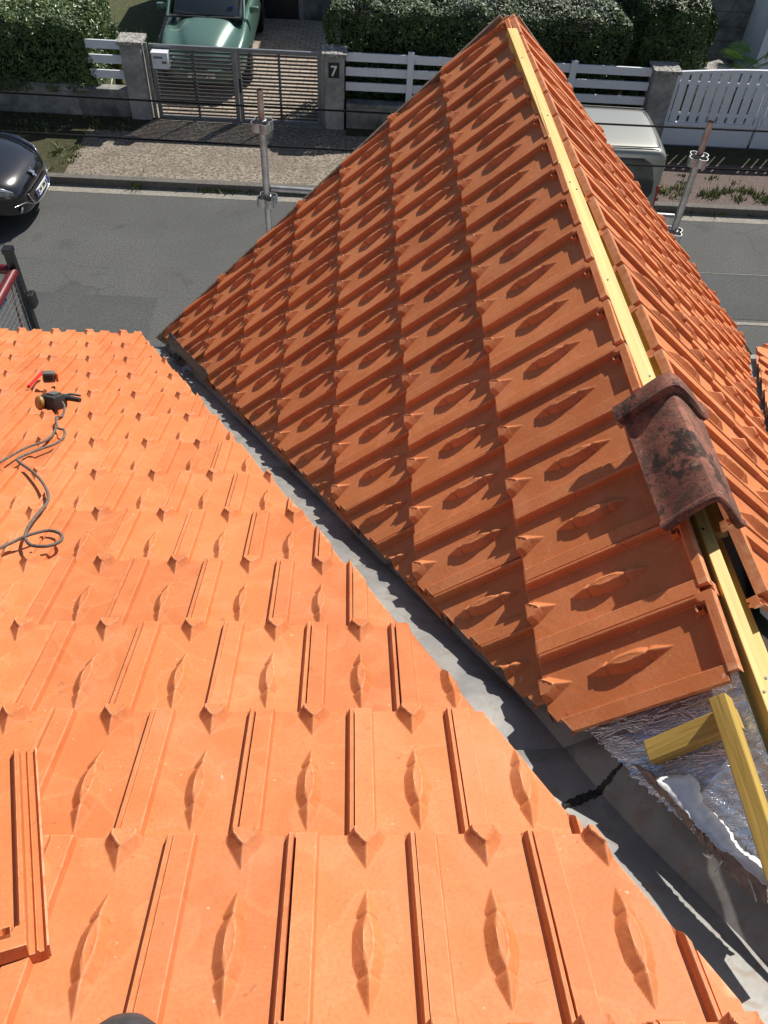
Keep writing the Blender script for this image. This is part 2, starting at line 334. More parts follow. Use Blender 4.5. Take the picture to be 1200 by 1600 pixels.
# ------------------------------------------------------------------ roof lattices (metres, camera at the origin)
W, L = 0.21, 0.350565
PA, PB = 0.445548, 0.785130
OA = Vector((-0.378496, 0.525027, -1.456878)); OB = Vector((0.690062, 4.264556, -1.414038))
TILT = 0.030/L
class Lat:      # e: across, pointing right when one looks down the slope; d: down the slope
    def __init__(s, O, e, d): s.O = O; s.e = e; s.d = d; s.n = e.cross(d)
    def P(s, u, k, h=0.0): return s.O + s.e*(u*W) + s.d*(k*L) + s.n*h
    def mat(s, u, k, h=0.0): return frame(s.e, s.d, s.n, s.P(u, k, h))
LA = Lat(OA, Vector((1, 0, 0)), Vector((0, math.cos(PA), -math.sin(PA))))
LB = Lat(OB, Vector((0, 1, 0)), Vector((-math.cos(PB), 0, -math.sin(PB))))
gC = 0.036; PC = math.radians(45.8)
eC = Vector((gC, -1, 0)).normalized(); hC = Vector((1, gC, 0)).normalized()
LC = Lat(Vector((0.864, 4.264556, -1.424)), eC, (hC*math.cos(PC) + Vector((0, 0, -math.sin(PC)))))

# ------------------------------------------------------------------ the clay tile
TL = 0.432                                              # full length
def sstep(a, b, x): t = np.clip((x-a)/(b-a), 0, 1); return t*t*(3-2*t)
def lines(segs):
    out = []
    for a, b, st in segs: out += list(np.arange(a, b-1e-6, st))
    out.append(segs[-1][1]); return np.array(out)
XL = lines([(-0.121, -0.119, 0.001), (-0.119, -0.089, 0.015), (-0.089, -0.078, 0.0011), (-0.078, -0.033, 0.009), (-0.033, 0.0321, 0.0021),
            (0.0321, 0.064, 0.0053), (0.064, 0.084, 0.0018), (0.084, 0.0885, 0.0011), (0.0885, 0.1165, 0.0035)])
YL = -lines([(0.0, 0.006, 0.001), (0.006, 0.074, 0.0023), (0.074, 0.108, 0.012), (0.108, 0.322, 0.0023), (0.322, 0.368, 0.012), (0.368, 0.412, 0.003), (0.412, 0.432, 0.004)])
def height(x, y):
    v = -y; u = np.abs(x)
    pan = -0.0225; top = -0.003
    # right rib with rounded top, band on the left
    rib = sstep(0.0715, 0.0780, x)*(1-sstep(0.0845, 0.0875, x))*(0.25+0.75*sstep(0.001, 0.014, v))
    rim = np.maximum(sstep(0.402, 0.412, v), 0)
    # rounded inner corners where the head rim meets the ribs
    band = (1-sstep(-0.0862, -0.0812, x))*(0.45+0.55*sstep(0.001, 0.012, v))
    cr = 0.022; cx = np.clip((x-(0.0715-cr))/cr, 0, 1); cv = np.clip((v-(0.402-cr))/cr, 0, 1)
    corner = sstep(0.93, 1.25, np.sqrt(cx**2+cv**2))
    z = pan + (top-pan)*np.maximum.reduce([rib, rim*(x < 0.0875), corner*(x < 0.0875)])
    z = np.maximum(z, pan+(0.0165)*band)
    # underlap channels right of the rib
    g = x > 0.0872
    zg = -0.026 + 0.007*np.exp(-((x-0.0985)/0.0016)**2) + 0.009*sstep(0.110, 0.1125, x)
    z = np.where(g, zg, z)
    # central ornament
    q0 = v-0.214; q = np.abs(q0)
    xs = [0, 0.027, 0.042, 0.049, 0.054, 0.062, 0.104]
    wo = np.interp(q, xs, [0.0255, 0.0240, 0.0190, 0.0150, 0.0188, 0.0165, 0.0001])
    wi = np.interp(q, xs, [0.0085, 0.0070, 0.0025, 0.0008, 0.0004, 0.0003, 0.0])
    hh = np.interp(q, xs, [0.0195, 0.0192, 0.0182, 0.0160, 0.0175, 0.0160, 0.0])
    orn = hh*np.clip((wo-u)/(wo-wi+1e-5), 0, 1)
    wp_ = np.interp(q, [0, 0.014, 0.036], [0.0080, 0.0070, 0.0])
    edge = 0.0010*np.clip(1-np.abs(u-wp_)/0.0020, 0, 1)*(q < 0.037)
    z = z + orn + edge
    # prow over the joint of the course below
    PH = 0.0215
    wbp = np.where(v < 0.018, 0.0318, 0.0318*(1-(v-0.018)/0.056)); wtp = np.where(v < 0.012, 0.0205, np.maximum(0, 0.0205*(1-(v-0.012)/0.026)))
    ha = np.where(v < 0.036, PH, PH*(1-(v-0.036)/0.038))
    hp = np.maximum(0, ha)*np.clip((wbp-u)/(wbp-wtp+1e-4), 0, 1)
    rimp = 0.0022*np.clip(1-np.abs(u-wtp*0.92)/0.0022, 0, 1)*(v < 0.036)
    z = z + np.where(v < 0.074, hp+rimp, 0)
    # rounded down-slope lip
    z = z - 0.0035*np.clip(1-v/0.0035, 0, 1)**2
    # nib pocket in the upper right corner
    pk = (x > 0.0455) & (x < 0.066) & (v > 0.385) & (v < 0.403)
    pi = (x > 0.050) & (x < 0.062) & (v > 0.389) & (v < 0.399)
    z = np.where(pk, -0.008, z); z = np.where(pi, -0.022, z)
    return z + y*TILT
def tile_bm(seed=0, th=0.013):
    X, Y = np.meshgrid(XL, YL); Z = height(X, Y); ny, nx = X.shape
    b = bmesh.new(); vs = [b.verts.new((X[j, i], Y[j, i], Z[j, i])) for j in range(ny) for i in range(nx)]
    for j in range(ny-1):
        for i in range(nx-1):
            xm = (XL[i]+XL[i+1])/2; vm = -(YL[j]+YL[j+1])/2
            if xm < -0.097 and vm > 0.408: continue
            b.faces.new((vs[j*nx+i], vs[(j+1)*nx+i], vs[(j+1)*nx+i+1], vs[j*nx+i+1]))
    for v in [v for v in b.verts if not v.link_faces]: b.verts.remove(v)
    skirt(b, [e for e in b.edges if e.is_boundary], th)
    return b
def skirt(b, edges, th, off=Vector((0, 0, 0))):
    r = bmesh.ops.extrude_edge_only(b, edges=edges); vs = [g for g in r['geom'] if isinstance(g, bmesh.types.BMVert)]
    for v in vs: v.co = v.co + Vector((0, 0, -th-(0.012 if v.co.y < -TL+0.002 else 0))) + off
def finish(b, name):
    bmesh.ops.recalc_face_normals(b, faces=b.faces)
    me = D.meshes.new(name); b.to_mesh(me); b.free()
    me.polygons.foreach_set('use_smooth', [True]*len(me.polygons)); me.set_sharp_from_angle(angle=math.radians(24))
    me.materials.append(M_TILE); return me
BASE = tile_bm(); base_up = sum(1 for f in BASE.faces if f.normal.z > 0)
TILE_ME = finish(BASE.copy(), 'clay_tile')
def cut_tile(planes, jag=0.0):           # planes: list of (point, outward normal) in tile space
    b = BASE.copy()
    for co, no in planes:
        r = bmesh.ops.bisect_plane(b, geom=b.verts[:]+b.edges[:]+b.faces[:], plane_co=co, plane_no=no, clear_outer=True, dist=1e-6)
        es = [g for g in r['geom_cut'] if isinstance(g, bmesh.types.BMEdge) and g.is_boundary]
        top = [e for e in es if abs((e.verts[0].co-e.verts[1].co).normalized().z) < 0.97 or e.calc_length() < 0.006]
        if top:
            rr = bmesh.ops.extrude_edge_only(b, edges=top)
            for v in rr['geom']:
                if isinstance(v, bmesh.types.BMVert): v.co.z -= 0.012
    if len(b.faces) < 30: b.free(); return None
    return finish(b, 'cut_clay_tile')
def project(p):
    c = p; z = c.dot(_f)
    return (600+F*c.dot(_r2)/z, 800-F*c.dot(_u2)/z, z)
ORD = ['zeroth', 'first', 'second', 'third', 'fourth', 'fifth', 'sixth', 'seventh', 'eighth', 'ninth', 'tenth', 'eleventh', 'twelfth', 'thirteenth', 'fourteenth',
       'fifteenth', 'sixteenth', 'seventeenth', 'eighteenth', 'nineteenth', 'twentieth', 'twenty-first', 'twenty-second', 'twenty-third']
def put_tile(lat, u, k, planes, label, group, name='clay_tile', h=0.0, ys=1.0):
    j = lambda a: random.uniform(-a, a)
    mw = lat.mat(u, k, h) @ Matrix.Translation((j(0.0012), j(0.0016), j(0.0007))) @ Matrix.Rotation(j(0.0035), 4, 'Z') @ Matrix.Rotation(j(0.003), 4, 'X')
    if ys != 1.0: mw = mw @ Matrix.Diagonal((1, ys, 1, 1))
    me = TILE_ME
    if planes:
        inv = mw.inverted(); loc = []
        for co, no in planes:
            lc = inv @ co; ln = (inv.to_3x3() @ no).normalized()
            ds = [(Vector((x, y, z))-lc).dot(ln) for x in (-0.122, 0.117) for y in (0.0, -TL) for z in (-0.06, 0.0)]
            if min(ds) > -0.012: return None
            if max(ds) > 0: loc.append((lc, ln))
        if loc:
            me = cut_tile(loc)
            if me is None: return None
    o = link(name, me, None); o.matrix_world = mw
    return tag(o, label, 'roof tile', group)
# cut lines along the valley (vertical planes through points measured on each slope)
def vplane(p, q, side):
    d = (q-p); n = Vector((d.y, -d.x, 0)).normalized()
    if n.dot(side) < 0: n = -n
    return (p, n)
cutA = vplane(LA.P(3.93, 0), LA.P(3.93-0.70*12, 12), Vector((1, 0, 0)))
cutB = vplane(LB.P(-(18.58-2.51*0.5), 0.5), LB.P(-(18.58-2.51*7), 7), Vector((-1, 0, 0)))
vergeB = (Vector((0, OB.y+0.115, 0)), Vector((0, 1, 0)))
eaveB = (Vector((-1.22, 0, 0)), Vector((-1, 0, 0)))
XCV = lambda y: 0.898-0.478*y
# --- main slope (A)
for k in range(12, -3, -1):
    half = 0 if k % 2 == 0 else 0.5
    us = []
    u = -14.0 + half
    while u < 8:
        p = LA.P(u, k-0.5); x, y, z = project(p)
        if z > 0.05 and x > -230 and x < 1500: us.append(u)
        elif z <= 0.05 and -3 < u < 5: us.append(u)
        u += 1.0
    placed = []
    for u in reversed(us):
        lab = ''
        o = put_tile(LA, u, k, [cutA], 'x', 'orange clay tiles of the near roof slope')
        if o: placed.append(o)
    for i, o in enumerate(placed):
        row = ORD[13-k] if k > -2 else 'sixteenth'
        st = 'diagonally cut' if o.data != TILE_ME else 'whole'
        o['label'] = '%s orange tile, near slope, %s row up from eaves, %s left of valley' % (st, row, ORD[i+1])
# --- far gable, left slope (B)
for c in range(1, 9):
    n = 0
    for i in range(-1, 20):
        v = i + (0.5 if c % 2 == 0 else 0.0)
        if v > 16.4 or (c == 2 and v > 15.8): continue
        pl = [cutB, eaveB]
        if v < 1: pl.append(vergeB)
        o = put_tile(LB, -v, c, pl, 'x', 'orange clay tiles of the gable roof left slope', ys=(0.925+0.065*min(1, v/15) if c == 1 else 1.0))
        if not o: continue
        n += 1
        st = 'diagonally cut' if o.data != TILE_ME and v > 1 else ('trimmed' if o.data != TILE_ME else 'whole')
        o['label'] = '%s orange tile, gable left slope, %s row below ridge, %s from gable edge' % (st, ORD[c], ORD[n])
# --- far gable, right slope (C)
ycv = lambda x: 3.95-(x-2.45)*-1.0
cutC = vplane(Vector((2.60, 4.30, 0)), Vector((1.08, 1.0, 0)), Vector((1, 0, 0)))
vergeC = (Vector((0, OB.y+0.115, 0)), Vector((0, 1, 0)))
for c in range(1, 9):
    n = 0
    for i in range(-1, 16):
        v = i + (0.5 if c % 2 == 0 else 0.0) + 0.15
        pl = [cutC]
        if v < 1.2: pl.append(vergeC)
        p = LC.P(v, c-0.5); x, y, z = project(p)
        if x > 1500 or y > 1500: continue
        o = put_tile(LC, v, c, pl, 'x', 'orange clay tiles of the gable roof right slope', ys=(0.985 if c == 1 else 1.0))
        if not o: continue
        n += 1
        o['label'] = 'orange tile, gable right slope, %s row below ridge, %s from far gable edge' % (ORD[c], ORD[n])
# --- a few tiles of the main slope beyond the right valley
cutD = vplane(Vector((2.70, 4.30, 0)), Vector((1.63, 2.0, 0)), Vector((-1, 0, 0)))
for k in range(12, 4, -1):
    n = 0
    for i in range(9, 20):
        u = i + (0 if k % 2 == 0 else 0.5)
        x, y, z = project(LA.P(u-0.5, k-0.5))
        if x > 1420: continue
        o = put_tile(LA, u, k, [cutD], 'x', 'orange clay tiles beyond the right valley')
        if o:
            n += 1; o['label'] = 'orange tile right of the right valley, %s row up from eaves, %s from valley' % (ORD[13-k], ORD[n])
BASE.free()

# ------------------------------------------------------------------ roof carcass below the tiles
def slab(name, pts, th, m, n=Vector((0, 0, -1)), **k):
    mb = MB(); top = [Vector(p) for p in pts]; bot = [p+n*th for p in top]
    mb.poly(top); mb.poly(bot[::-1])
    for i in range(len(top)): mb.quad(top[i], top[(i+1) % len(top)], bot[(i+1) % len(top)], bot[i])
    return mb.build(name, m, **k)
def zA(y, h): return LA.O.z-(y-LA.O.y)*math.tan(PA) + h/math.cos(PA)
def zB(x, h): return LB.O.z-(LB.O.x-x)*math.tan(PB) + h/math.cos(PB)
def zC(x, y, h):
    n = LC.n; return LC.O.z + (h - n.x*(x-LC.O.x) - n.y*(y-LC.O.y))/n.z
DX = 0.020                                            # valley crease shift in x
def vx(y, h=0.0): return 0.868-0.478*y + DX
EY = 4.33
house = thing('tiled_house', 'house under the orange clay roof with rendered walls and open ridge', 'house', Matrix.Translation((0, 3, -7)))
hm = Matrix.Translation((0, -3, 7))
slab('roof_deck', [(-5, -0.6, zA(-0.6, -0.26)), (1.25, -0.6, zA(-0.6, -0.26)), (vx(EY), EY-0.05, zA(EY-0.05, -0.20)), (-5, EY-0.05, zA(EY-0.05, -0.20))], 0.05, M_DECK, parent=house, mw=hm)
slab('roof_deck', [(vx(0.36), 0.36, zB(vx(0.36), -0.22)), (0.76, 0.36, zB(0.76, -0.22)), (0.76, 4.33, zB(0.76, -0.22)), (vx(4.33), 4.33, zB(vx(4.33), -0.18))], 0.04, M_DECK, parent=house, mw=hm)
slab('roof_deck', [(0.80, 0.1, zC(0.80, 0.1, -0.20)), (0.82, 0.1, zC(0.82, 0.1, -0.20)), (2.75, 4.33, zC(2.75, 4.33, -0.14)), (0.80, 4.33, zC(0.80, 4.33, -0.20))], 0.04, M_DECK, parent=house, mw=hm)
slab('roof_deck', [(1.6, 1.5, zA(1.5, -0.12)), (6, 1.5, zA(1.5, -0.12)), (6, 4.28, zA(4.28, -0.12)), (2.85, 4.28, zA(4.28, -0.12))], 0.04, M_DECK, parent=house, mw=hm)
MB().box(-5, 6.2, -0.5, 4.02, -7.0, -3.42).build('wall', M_WALLW, house, hm)
# gable end wall and barge boards
gw = MB(); gw.poly([(-1.1, 4.1, -3.45), (2.6, 4.1, -3.45), (0.77, 4.1, -1.62)]); gw.build('gable_wall', M_WALLW, house, hm)
yv = 4.388
def barge(pa, pb, nrm):
    a, b = Vector(pa), Vector(pb); mb = MB(); mb.beam(a, b, 0.022, 0.13, up=nrm); return mb.build('barge_board', M_OLDWOOD, house, hm)
barge((0.765, yv, -1.455), (-1.20, yv, -3.42), (-1, 0, 1)); barge((0.765, yv+0.003, -1.455), (2.75, yv+0.003, -3.50), (1, 0, 1))

def pix(px, py): return _r2*((px-600)/F) - _u2*((py-800)/F) + _f        # direction of a measured image point
def hitplane(lat, px, py, h=0.0):
    d = pix(px, py); n = lat.n; return d*(lat.P(0, 0, h).dot(n)/d.dot(n))
def hitmetal(px, py, up=0.0):
    d = pix(px, py); lo, hi = 0.4, 8.0
    for _ in range(60):
        m = (lo+hi)/2; p = d*m
        if p.z > metal(p.x, p.y, up): lo = m
        else: hi = m
    return d*lo
# ------------------------------------------------------------------ valley flashings (left valley): four lapped sheets
def metal(x, y, up=0.0):                # surface of the valley lining
    xc = vx(y); zc = zA(y, 0)-0.134-0.065*max(0, min(1, (0.95-y)/0.3))
    if x < xc: z = zc - 0.006*min(1, (xc-x)/0.05) + (zA(y, 0)-0.080-zc)*max(0, min(1, (xc-x-0.17)/0.08))
    else: z = zc + (x-xc)*math.tan(PB)*0.985
    return z+up
def valley_sheet(y0, y1, idx, label, wa=0.30, wb=0.20, lift=0.0):
    mb = MB(); n = 16; rows = []
    for i in range(n+1):
        y = y0+(y1-y0)*i/n; xc = vx(y)
        prof = [Vector((xc+a, y, metal(xc+a, y, lift+0.0035*math.sin(9*y+a*24+idx)+0.0015*math.sin(31*y+a*50)))) for a in (-wa, -wa*0.8, -wa*0.6, -wa*0.4, -wa*0.2, -0.02, 0.0, 0.02, wb*0.33, wb*0.66, wb)]
        rows.append(prof)
    mb.loft(rows)
    o = mb.build('valley_flashing', M_ZINC, smooth=20)
    md = o.modifiers.new('th', 'SOLIDIFY'); md.thickness = 0.0015; md.offset = -1
    return tag(o, label, 'flashing', 'grey metal sheets lining the left valley')
valley_sheet(0.05, 0.80, 0, 'lowest-in-picture weathered metal valley sheet, beside the torn foil', lift=0.004)
valley_sheet(0.76, 1.58, 1, 'grey metal valley sheet just beyond the black sealed joint', lift=0.0)
valley_sheet(1.55, 2.36, 2, 'grey metal valley sheet halfway up the left valley', lift=-0.002)
valley_sheet(2.33, 4.36, 3, 'grey metal valley sheet ending at the eaves beside the crumpled flashing end', lift=-0.004)
# bitumen along the lap
mb = MB(); pts = []
yl = 0.80
def vsurf(x, y, up=0.008): return Vector((x, y, metal(x, y, up)))
rnd = random.Random(9)
ctr = [(880, 1262), (893, 1254), (905, 1250), (920, 1243), (932, 1240), (944, 1226), (952, 1218), (958, 1208), (966, 1200), (976, 1190), (985, 1180)]
L0, L1, L2 = [], [], []
for i in range(len(ctr)-1):
    (x0, y0), (x1, y1) = ctr[i], ctr[i+1]; dx, dy = x1-x0, y1-y0; ln = math.hypot(dx, dy); nx_, ny_ = -dy/ln, dx/ln
    for j in range(5):
        t = j/5; x, y = x0+dx*t, y0+dy*t; a_ = 5+rnd.random()*4; b_ = 5+rnd.random()*4
        L0.append(hitmetal(x+nx_*a_, y+ny_*a_, 0.005)); L1.append(hitmetal(x, y, 0.012)); L2.append(hitmetal(x-nx_*b_, y-ny_*b_, 0.005))
mb.loft([L0, L1, L2])
tag(mb.build('sealing_strip', M_MASTIC, smooth=60), 'black ragged bitumen joint smeared across the valley metal', 'sealant')
# right valley metal
def valleyR():
    mb = MB(); rows = []
    for i in range(13):
        y = 1.2+i*(4.38-1.2)/12; xc = 0.633+0.464*y+0.02
        za = zA(y, -0.10)
        rows.append([Vector((xc-0.10, y, za+0.10)), Vector((xc, y, za)), Vector((xc+0.12, y, za)), Vector((xc+0.30, y, za))])
    mb.loft(rows); o = mb.build('valley_flashing', M_ZINC, smooth=20)
    return tag(o, 'pale metal valley sheet at the right edge, right of the gable roof', 'flashing')
valleyR()
# crumpled flashing end near the eaves
def crumple(name, label, pts, mtl, amp, seed, th=0.002, cat='flashing', group=None, n=10):
    rnd = random.Random(seed); a, b, c, d = [Vector(p) for p in pts]; mb = MB(); rows = []
    for i in range(n+1):
        s = i/n; row = []
        for j in range(n+1):
            t = j/n; p = (a*(1-s)+b*s)*(1-t)+(d*(1-s)+c*s)*t
            row.append(p+Vector((rnd.uniform(-1, 1), rnd.uniform(-1, 1), rnd.uniform(-1, 1)))*amp)
        rows.append(row)
    mb.loft(rows); o = mb.build(name, mtl, smooth=30); md = o.modifiers.new('th', 'SOLIDIFY'); md.thickness = th
    return tag(o, label, cat, group)
def strip(name, label, cat, m, top, bot, n=5, amp=0.002, seed=1, th=0.0015, group=None):
    rnd = random.Random(seed); rows = []
    T, B_ = smooth_path(top, n), smooth_path(bot, n)
    for q in (0, 0.35, 0.7, 1): rows.append([a.lerp(b, q)+Vector((rnd.uniform(-1, 1), rnd.uniform(-1, 1), rnd.uniform(-1, 1)))*amp for a, b in zip(T, B_)])
    mb = MB(); mb.loft(rows); o = mb.build(name, m, smooth=50); md = o.modifiers.new('th', 'SOLIDIFY'); md.thickness = th; md.offset = 0
    return tag(o, label, cat, group)
hb_ = lambda L_, h: [hitplane(LB, x, y, h) for x, y in L_]
strip('bent_flashing', 'torn dark flashing end curled along the cut gable tiles above the eaves', 'flashing', M_ZINCD,
      hb_([(266, 518), (279, 534), (293, 551), (308, 566), (322, 578), (325, 586)], 0.006), hb_([(262, 532), (270, 548), (286, 560), (300, 577), (312, 590), (318, 598)], -0.035), seed=5, amp=0.003)
strip('metal_offcut', 'small bright bent strip of metal in the valley by the eaves tiles', 'metal strip', M_GALV,
      [hitmetal(x, y, 0.05) for x, y in ((284, 574), (296, 571), (308, 574), (316, 579))], [hitmetal(x, y, 0.03) for x, y in ((288, 582), (298, 579), (308, 580), (314, 583))], seed=6)
strip('metal_offcut', 'dark frayed scraps of flashing sticking out under the last eaves tile', 'metal strip', M_MASTIC,
      [hitmetal(x, y, 0.05) for x, y in ((262, 548), (274, 553), (284, 557), (296, 560))], [hitmetal(x, y, 0.03) for x, y in ((266, 556), (276, 562), (286, 564), (292, 568))], seed=7, amp=0.006)

I4 = Matrix.Identity(4)
# ------------------------------------------------------------------ ridge timbers
def timber(name, label, p, q, wd, h, m, up=(0, 0, 1), cat='timber', group=None):
    p, q = Vector(p), Vector(q); d = (q-p); Ln = d.length; d.normalize(); r = d.cross(Vector(up)).normalized(); u = r.cross(d)
    o = MB().box(-wd/2, wd/2, 0, Ln, -h/2, h/2, bev=0.002).build(name, m, mw=frame(r, d, u, p)); return tag(o, label, cat, group)
def rx(y): return 0.752+(4.2-y)*0.0155+0.028
b1 = timber('ridge_batten', 'bright yellow ridge batten running from the old ridge tile to the gable tip', (rx(4.2)-0.027, 4.2, -1.425), (rx(1.30)-0.008, 1.30, -1.425), 0.045, 0.045, M_PINE, group='yellow ridge timbers')
b2 = timber('ridge_batten', 'yellow ridge batten lit at the right edge, near side of the old ridge tile', (rx(1.288)-0.008, 1.288, -1.432), (rx(0.2)-0.008, 0.2, -1.432), 0.030, 0.055, M_PINE, group='yellow ridge timbers')
for o_, ys in ((b1, (0.35, 0.92, 1.45, 1.5, 2.05, 2.5, 2.8)), (b2, (0.12, 0.5, 0.53, 0.85))):
    for i, y_ in enumerate(ys):
        MB().lathe([(0.0032, 0), (0.0032, 0.0015)], 8, Matrix.Translation((0.007*(-1)**i, y_, 0.0226 if o_ is b1 else 0.0276))).build('nail', M_DARKM, o_, I4)
timber('ridge_board', 'duller yellow board right of the ridge batten on the far gable', (rx(4.1)+0.016, 4.1, -1.472), (rx(1.2)+0.046, 1.2, -1.472), 0.060, 0.03, M_PINE, up=(-0.55, 0, 1), group='yellow ridge timbers')
timber('ridge_board', 'yellow board right of the near ridge batten, half under the old ridge tile', (rx(1.19)+0.044, 1.19, -1.492), (rx(0.2)+0.050, 0.2, -1.492), 0.032, 0.05, M_PINE, group='yellow ridge timbers')
pb = LB.P(-16.76, -0.09, -0.022); pe = LB.P(-18.6, -0.10, -0.022)
timber('tile_batten', 'rough yellow batten cut at an angle just below the bottom gable tile', pb, pe, 0.034, 0.034, M_PINE2, up=LB.n, group='battens in the untiled corner')
timber('counter_batten', 'short dark yellow rafter piece lying on the foil under the bottom tile', LB.P(-16.96, 0.43, -0.058), LB.P(-16.90, -0.12, -0.058), 0.045, 0.030, M_PINE2, up=LB.n, group='battens in the untiled corner')

# ------------------------------------------------------------------ foil underlay with torn felt edge
def foil():
    rnd = random.Random(11); mb = MB(); nx, ny = 90, 60; rows = []
    ph = [(rnd.uniform(4, 30), rnd.uniform(4, 30), rnd.uniform(0, 6.28), rnd.uniform(0.3, 1)) for _ in range(14)]
    for i in range(nx+1):
        s = i/nx; row = []
        for j in range(ny+1):
            t = j/ny; v = 16.2+3.2*s; cmax = 0.72-(v-16.76)*0.40
            c = -0.17+(cmax+0.17)*t + (rnd.uniform(-0.03, 0.02) if t == 1 else 0)
            h = -0.088+sum(a/(f+g)*0.022*abs(math.sin(f*s*1.4+g*t*0.8+p)) for f, g, p, a in ph)
            row.append(LB.P(-v, c, h))
        rows.append(row)
    mb.loft(rows)
    tag(mb.build('foil_underlay', M_FOIL, smooth=60), 'crinkled silver foil underlay laid bare in the untiled corner by the valley', 'foil')
    mb = MB(); rows = []
    for i in range(161):
        y = 0.58+i*3.6/160
        rows.append([Vector((0.66+0.032*j, y, -1.50-0.02*abs(j-4)+0.012*math.sin(37*y+2.1*j)*math.sin(13*y+j)+rnd.uniform(-.003, .003))) for j in range(9)])
    mb.loft(rows)
    tag(mb.build('foil_underlay', M_FOIL, smooth=60), 'narrow crumpled strip of silver foil showing beneath the yellow ridge timbers', 'foil')
foil()
felt_t = [(1034, 1214), (1083, 1212), (1098, 1250), (1120, 1275), (1140, 1298), (1160, 1328), (1182, 1342), (1215, 1356)]
felt_b = [(1026, 1219), (1050, 1247), (1075, 1273), (1090, 1290), (1105, 1306), (1124, 1324), (1150, 1342), (1205, 1390)]
strip('torn_felt', 'white torn strip of felt along the foil edge above the valley', 'roofing felt', M_PAPER, hb_(felt_t, -0.066), hb_(felt_b, -0.034), n=7, seed=5, amp=0.0022, group='torn edges of the underlay')
strip('torn_felt', 'brownish frayed wadding under the white felt edge', 'roofing felt', M_FLEECE, hb_([(x-6, y-10) for x, y in felt_b], -0.055), hb_([(985, 1192), (1024, 1232), (1052, 1262), (1076, 1292), (1100, 1322), (1124, 1346), (1150, 1372), (1196, 1412)], -0.075), n=7, seed=8, amp=0.004, th=0.004, group='torn edges of the underlay')
for q, (pts, wd, lb) in enumerate([([(1112, 1338), (1104, 1336), (1098, 1332)], 5, 'short white felt scrap sticking out over the valley'), ([(1128, 1344), (1122, 1352), (1114, 1361)], 2.5, 'thin white thread-like scrap hanging from the felt edge'), ([(1168, 1372), (1176, 1390), (1180, 1406)], 3.5, 'narrow foil tatter dangling at the lower torn edge'), ([(1086, 1296), (1082, 1288), (1092, 1290)], 2.5, 'tiny curl of felt at the middle of the torn edge')]):
    top = hb_(pts, -0.055); bot = hb_([(x+wd*0.7, y+wd) for x, y in pts], -0.060)
    strip('felt_scrap', lb, 'scrap', M_PAPER, top, bot, n=3, seed=20+q, amp=0.001, th=0.001, group='scraps torn from the underlay')

# ------------------------------------------------------------------ old ridge tile
def ridge_cap():
    mw = Matrix.Translation((0.804, 1.165, -1.395)) @ Matrix.Rotation(0.02, 4, 'Z') @ Matrix.Rotation(-0.05, 4, 'Y') @ Matrix.Diagonal((1.0, 0.95, 0.95, 1))
    root = thing('ridge_tile', 'old mossy dark red ridge tile sitting loose on the new ridge', 'ridge tile', mw)
    def prof(hw, ht, r=0.020, n=9):
        pts = []
        for i in range(-n, n+1):
            s = i/n; x = hw*s; z = ht*(1-abs(s)**1.25*0.98) if abs(s) > 0.14 else ht*(1-0.14**1.25*0.98)+0.006*math.cos(abs(s)/0.14*math.pi/2)
            if abs(s) > 0.8: z += 0.012*((abs(s)-0.8)/0.2)**1.5
            pts.append((x, z))
        return pts
    def shell(y0, y1, hw0, hw1, h0, h1, th, n=10):
        rings = []
        for i in range(n+1):
            t = i/n; hw = hw0+(hw1-hw0)*t; h = h0+(h1-h0)*t; y = y0+(y1-y0)*t
            o = [(x, y, z) for x, z in prof(hw, h)]; inn = [(x*(1-th/hw), y, z-th) for x, z in prof(hw, h)][::-1]
            rings.append(o+inn)
        return rings
    b = MB(); b.loft(shell(0.0, 0.37, 0.092, 0.100, 0.118, 0.112, 0.014), close=True); body = b.build('body', M_OLD, root, Matrix.Identity(4), smooth=35)
    e = MB(); rr = []
    for y, hw, h, th in ((0.355, 0.112, 0.122, 0.014), (0.362, 0.119, 0.138, 0.020), (0.405, 0.120, 0.140, 0.022), (0.415, 0.116, 0.134, 0.018)): rr += shell(y, y+1e-4, hw, hw, h, h, th, 1)[:1]
    e.loft(rr, close=True); e.build('collar', M_OLD, root, Matrix.Identity(4), smooth=35)
    l = MB(); rr = []
    for y, hw, h, th in ((-0.012, 0.094, 0.118, 0.010), (-0.008, 0.097, 0.124, 0.016), (0.004, 0.098, 0.125, 0.018), (0.010, 0.094, 0.1195, 0.012)): rr += shell(y, y+1e-4, hw, hw, h, h, th, 1)[:1]
    l.loft(rr, close=True); l.build('rim', M_OLD, root, Matrix.Identity(4), smooth=35)
ridge_cap()

# ------------------------------------------------------------------ things on the near slope
h0 = 0.004
loose = link('clay_tile', TILE_ME); 
_c = LA.P(-0.16, -0.62, 0.052)
loose.matrix_world = LA.mat(0, 0).to_3x3().to_4x4()
R3 = Matrix.Rotation(0.36, 4, 'Z')
cornerL = Vector((0.1165, -TL, 0)); base = LA.mat(0, 0); base.translation = Vector((0, 0, 0))
rotm = base @ R3 @ Matrix.Rotation(0.0, 4, 'X')
loose.matrix_world = Matrix.Translation(LA.P(-0.27, -0.63, 0.040) - (rotm.to_3x3() @ cornerL)) @ rotm
tag(loose, 'spare orange clay tile lying askew on the laid tiles at the lower left edge', 'roof tile')
def path_on(pts, h): return [LA.P(u, k, h) for u, k in pts]
def UK(px, py, h=0.0):              # lattice coordinates of a measured point on the near slope
    d = _r2*((px-600)/F) - _u2*((py-800)/F) + _f; O = LA.P(0, 0, h); n = LA.n; p = d*(O.dot(n)/d.dot(n))-LA.O
    return (p.dot(LA.e)/W, p.dot(LA.d)/L)
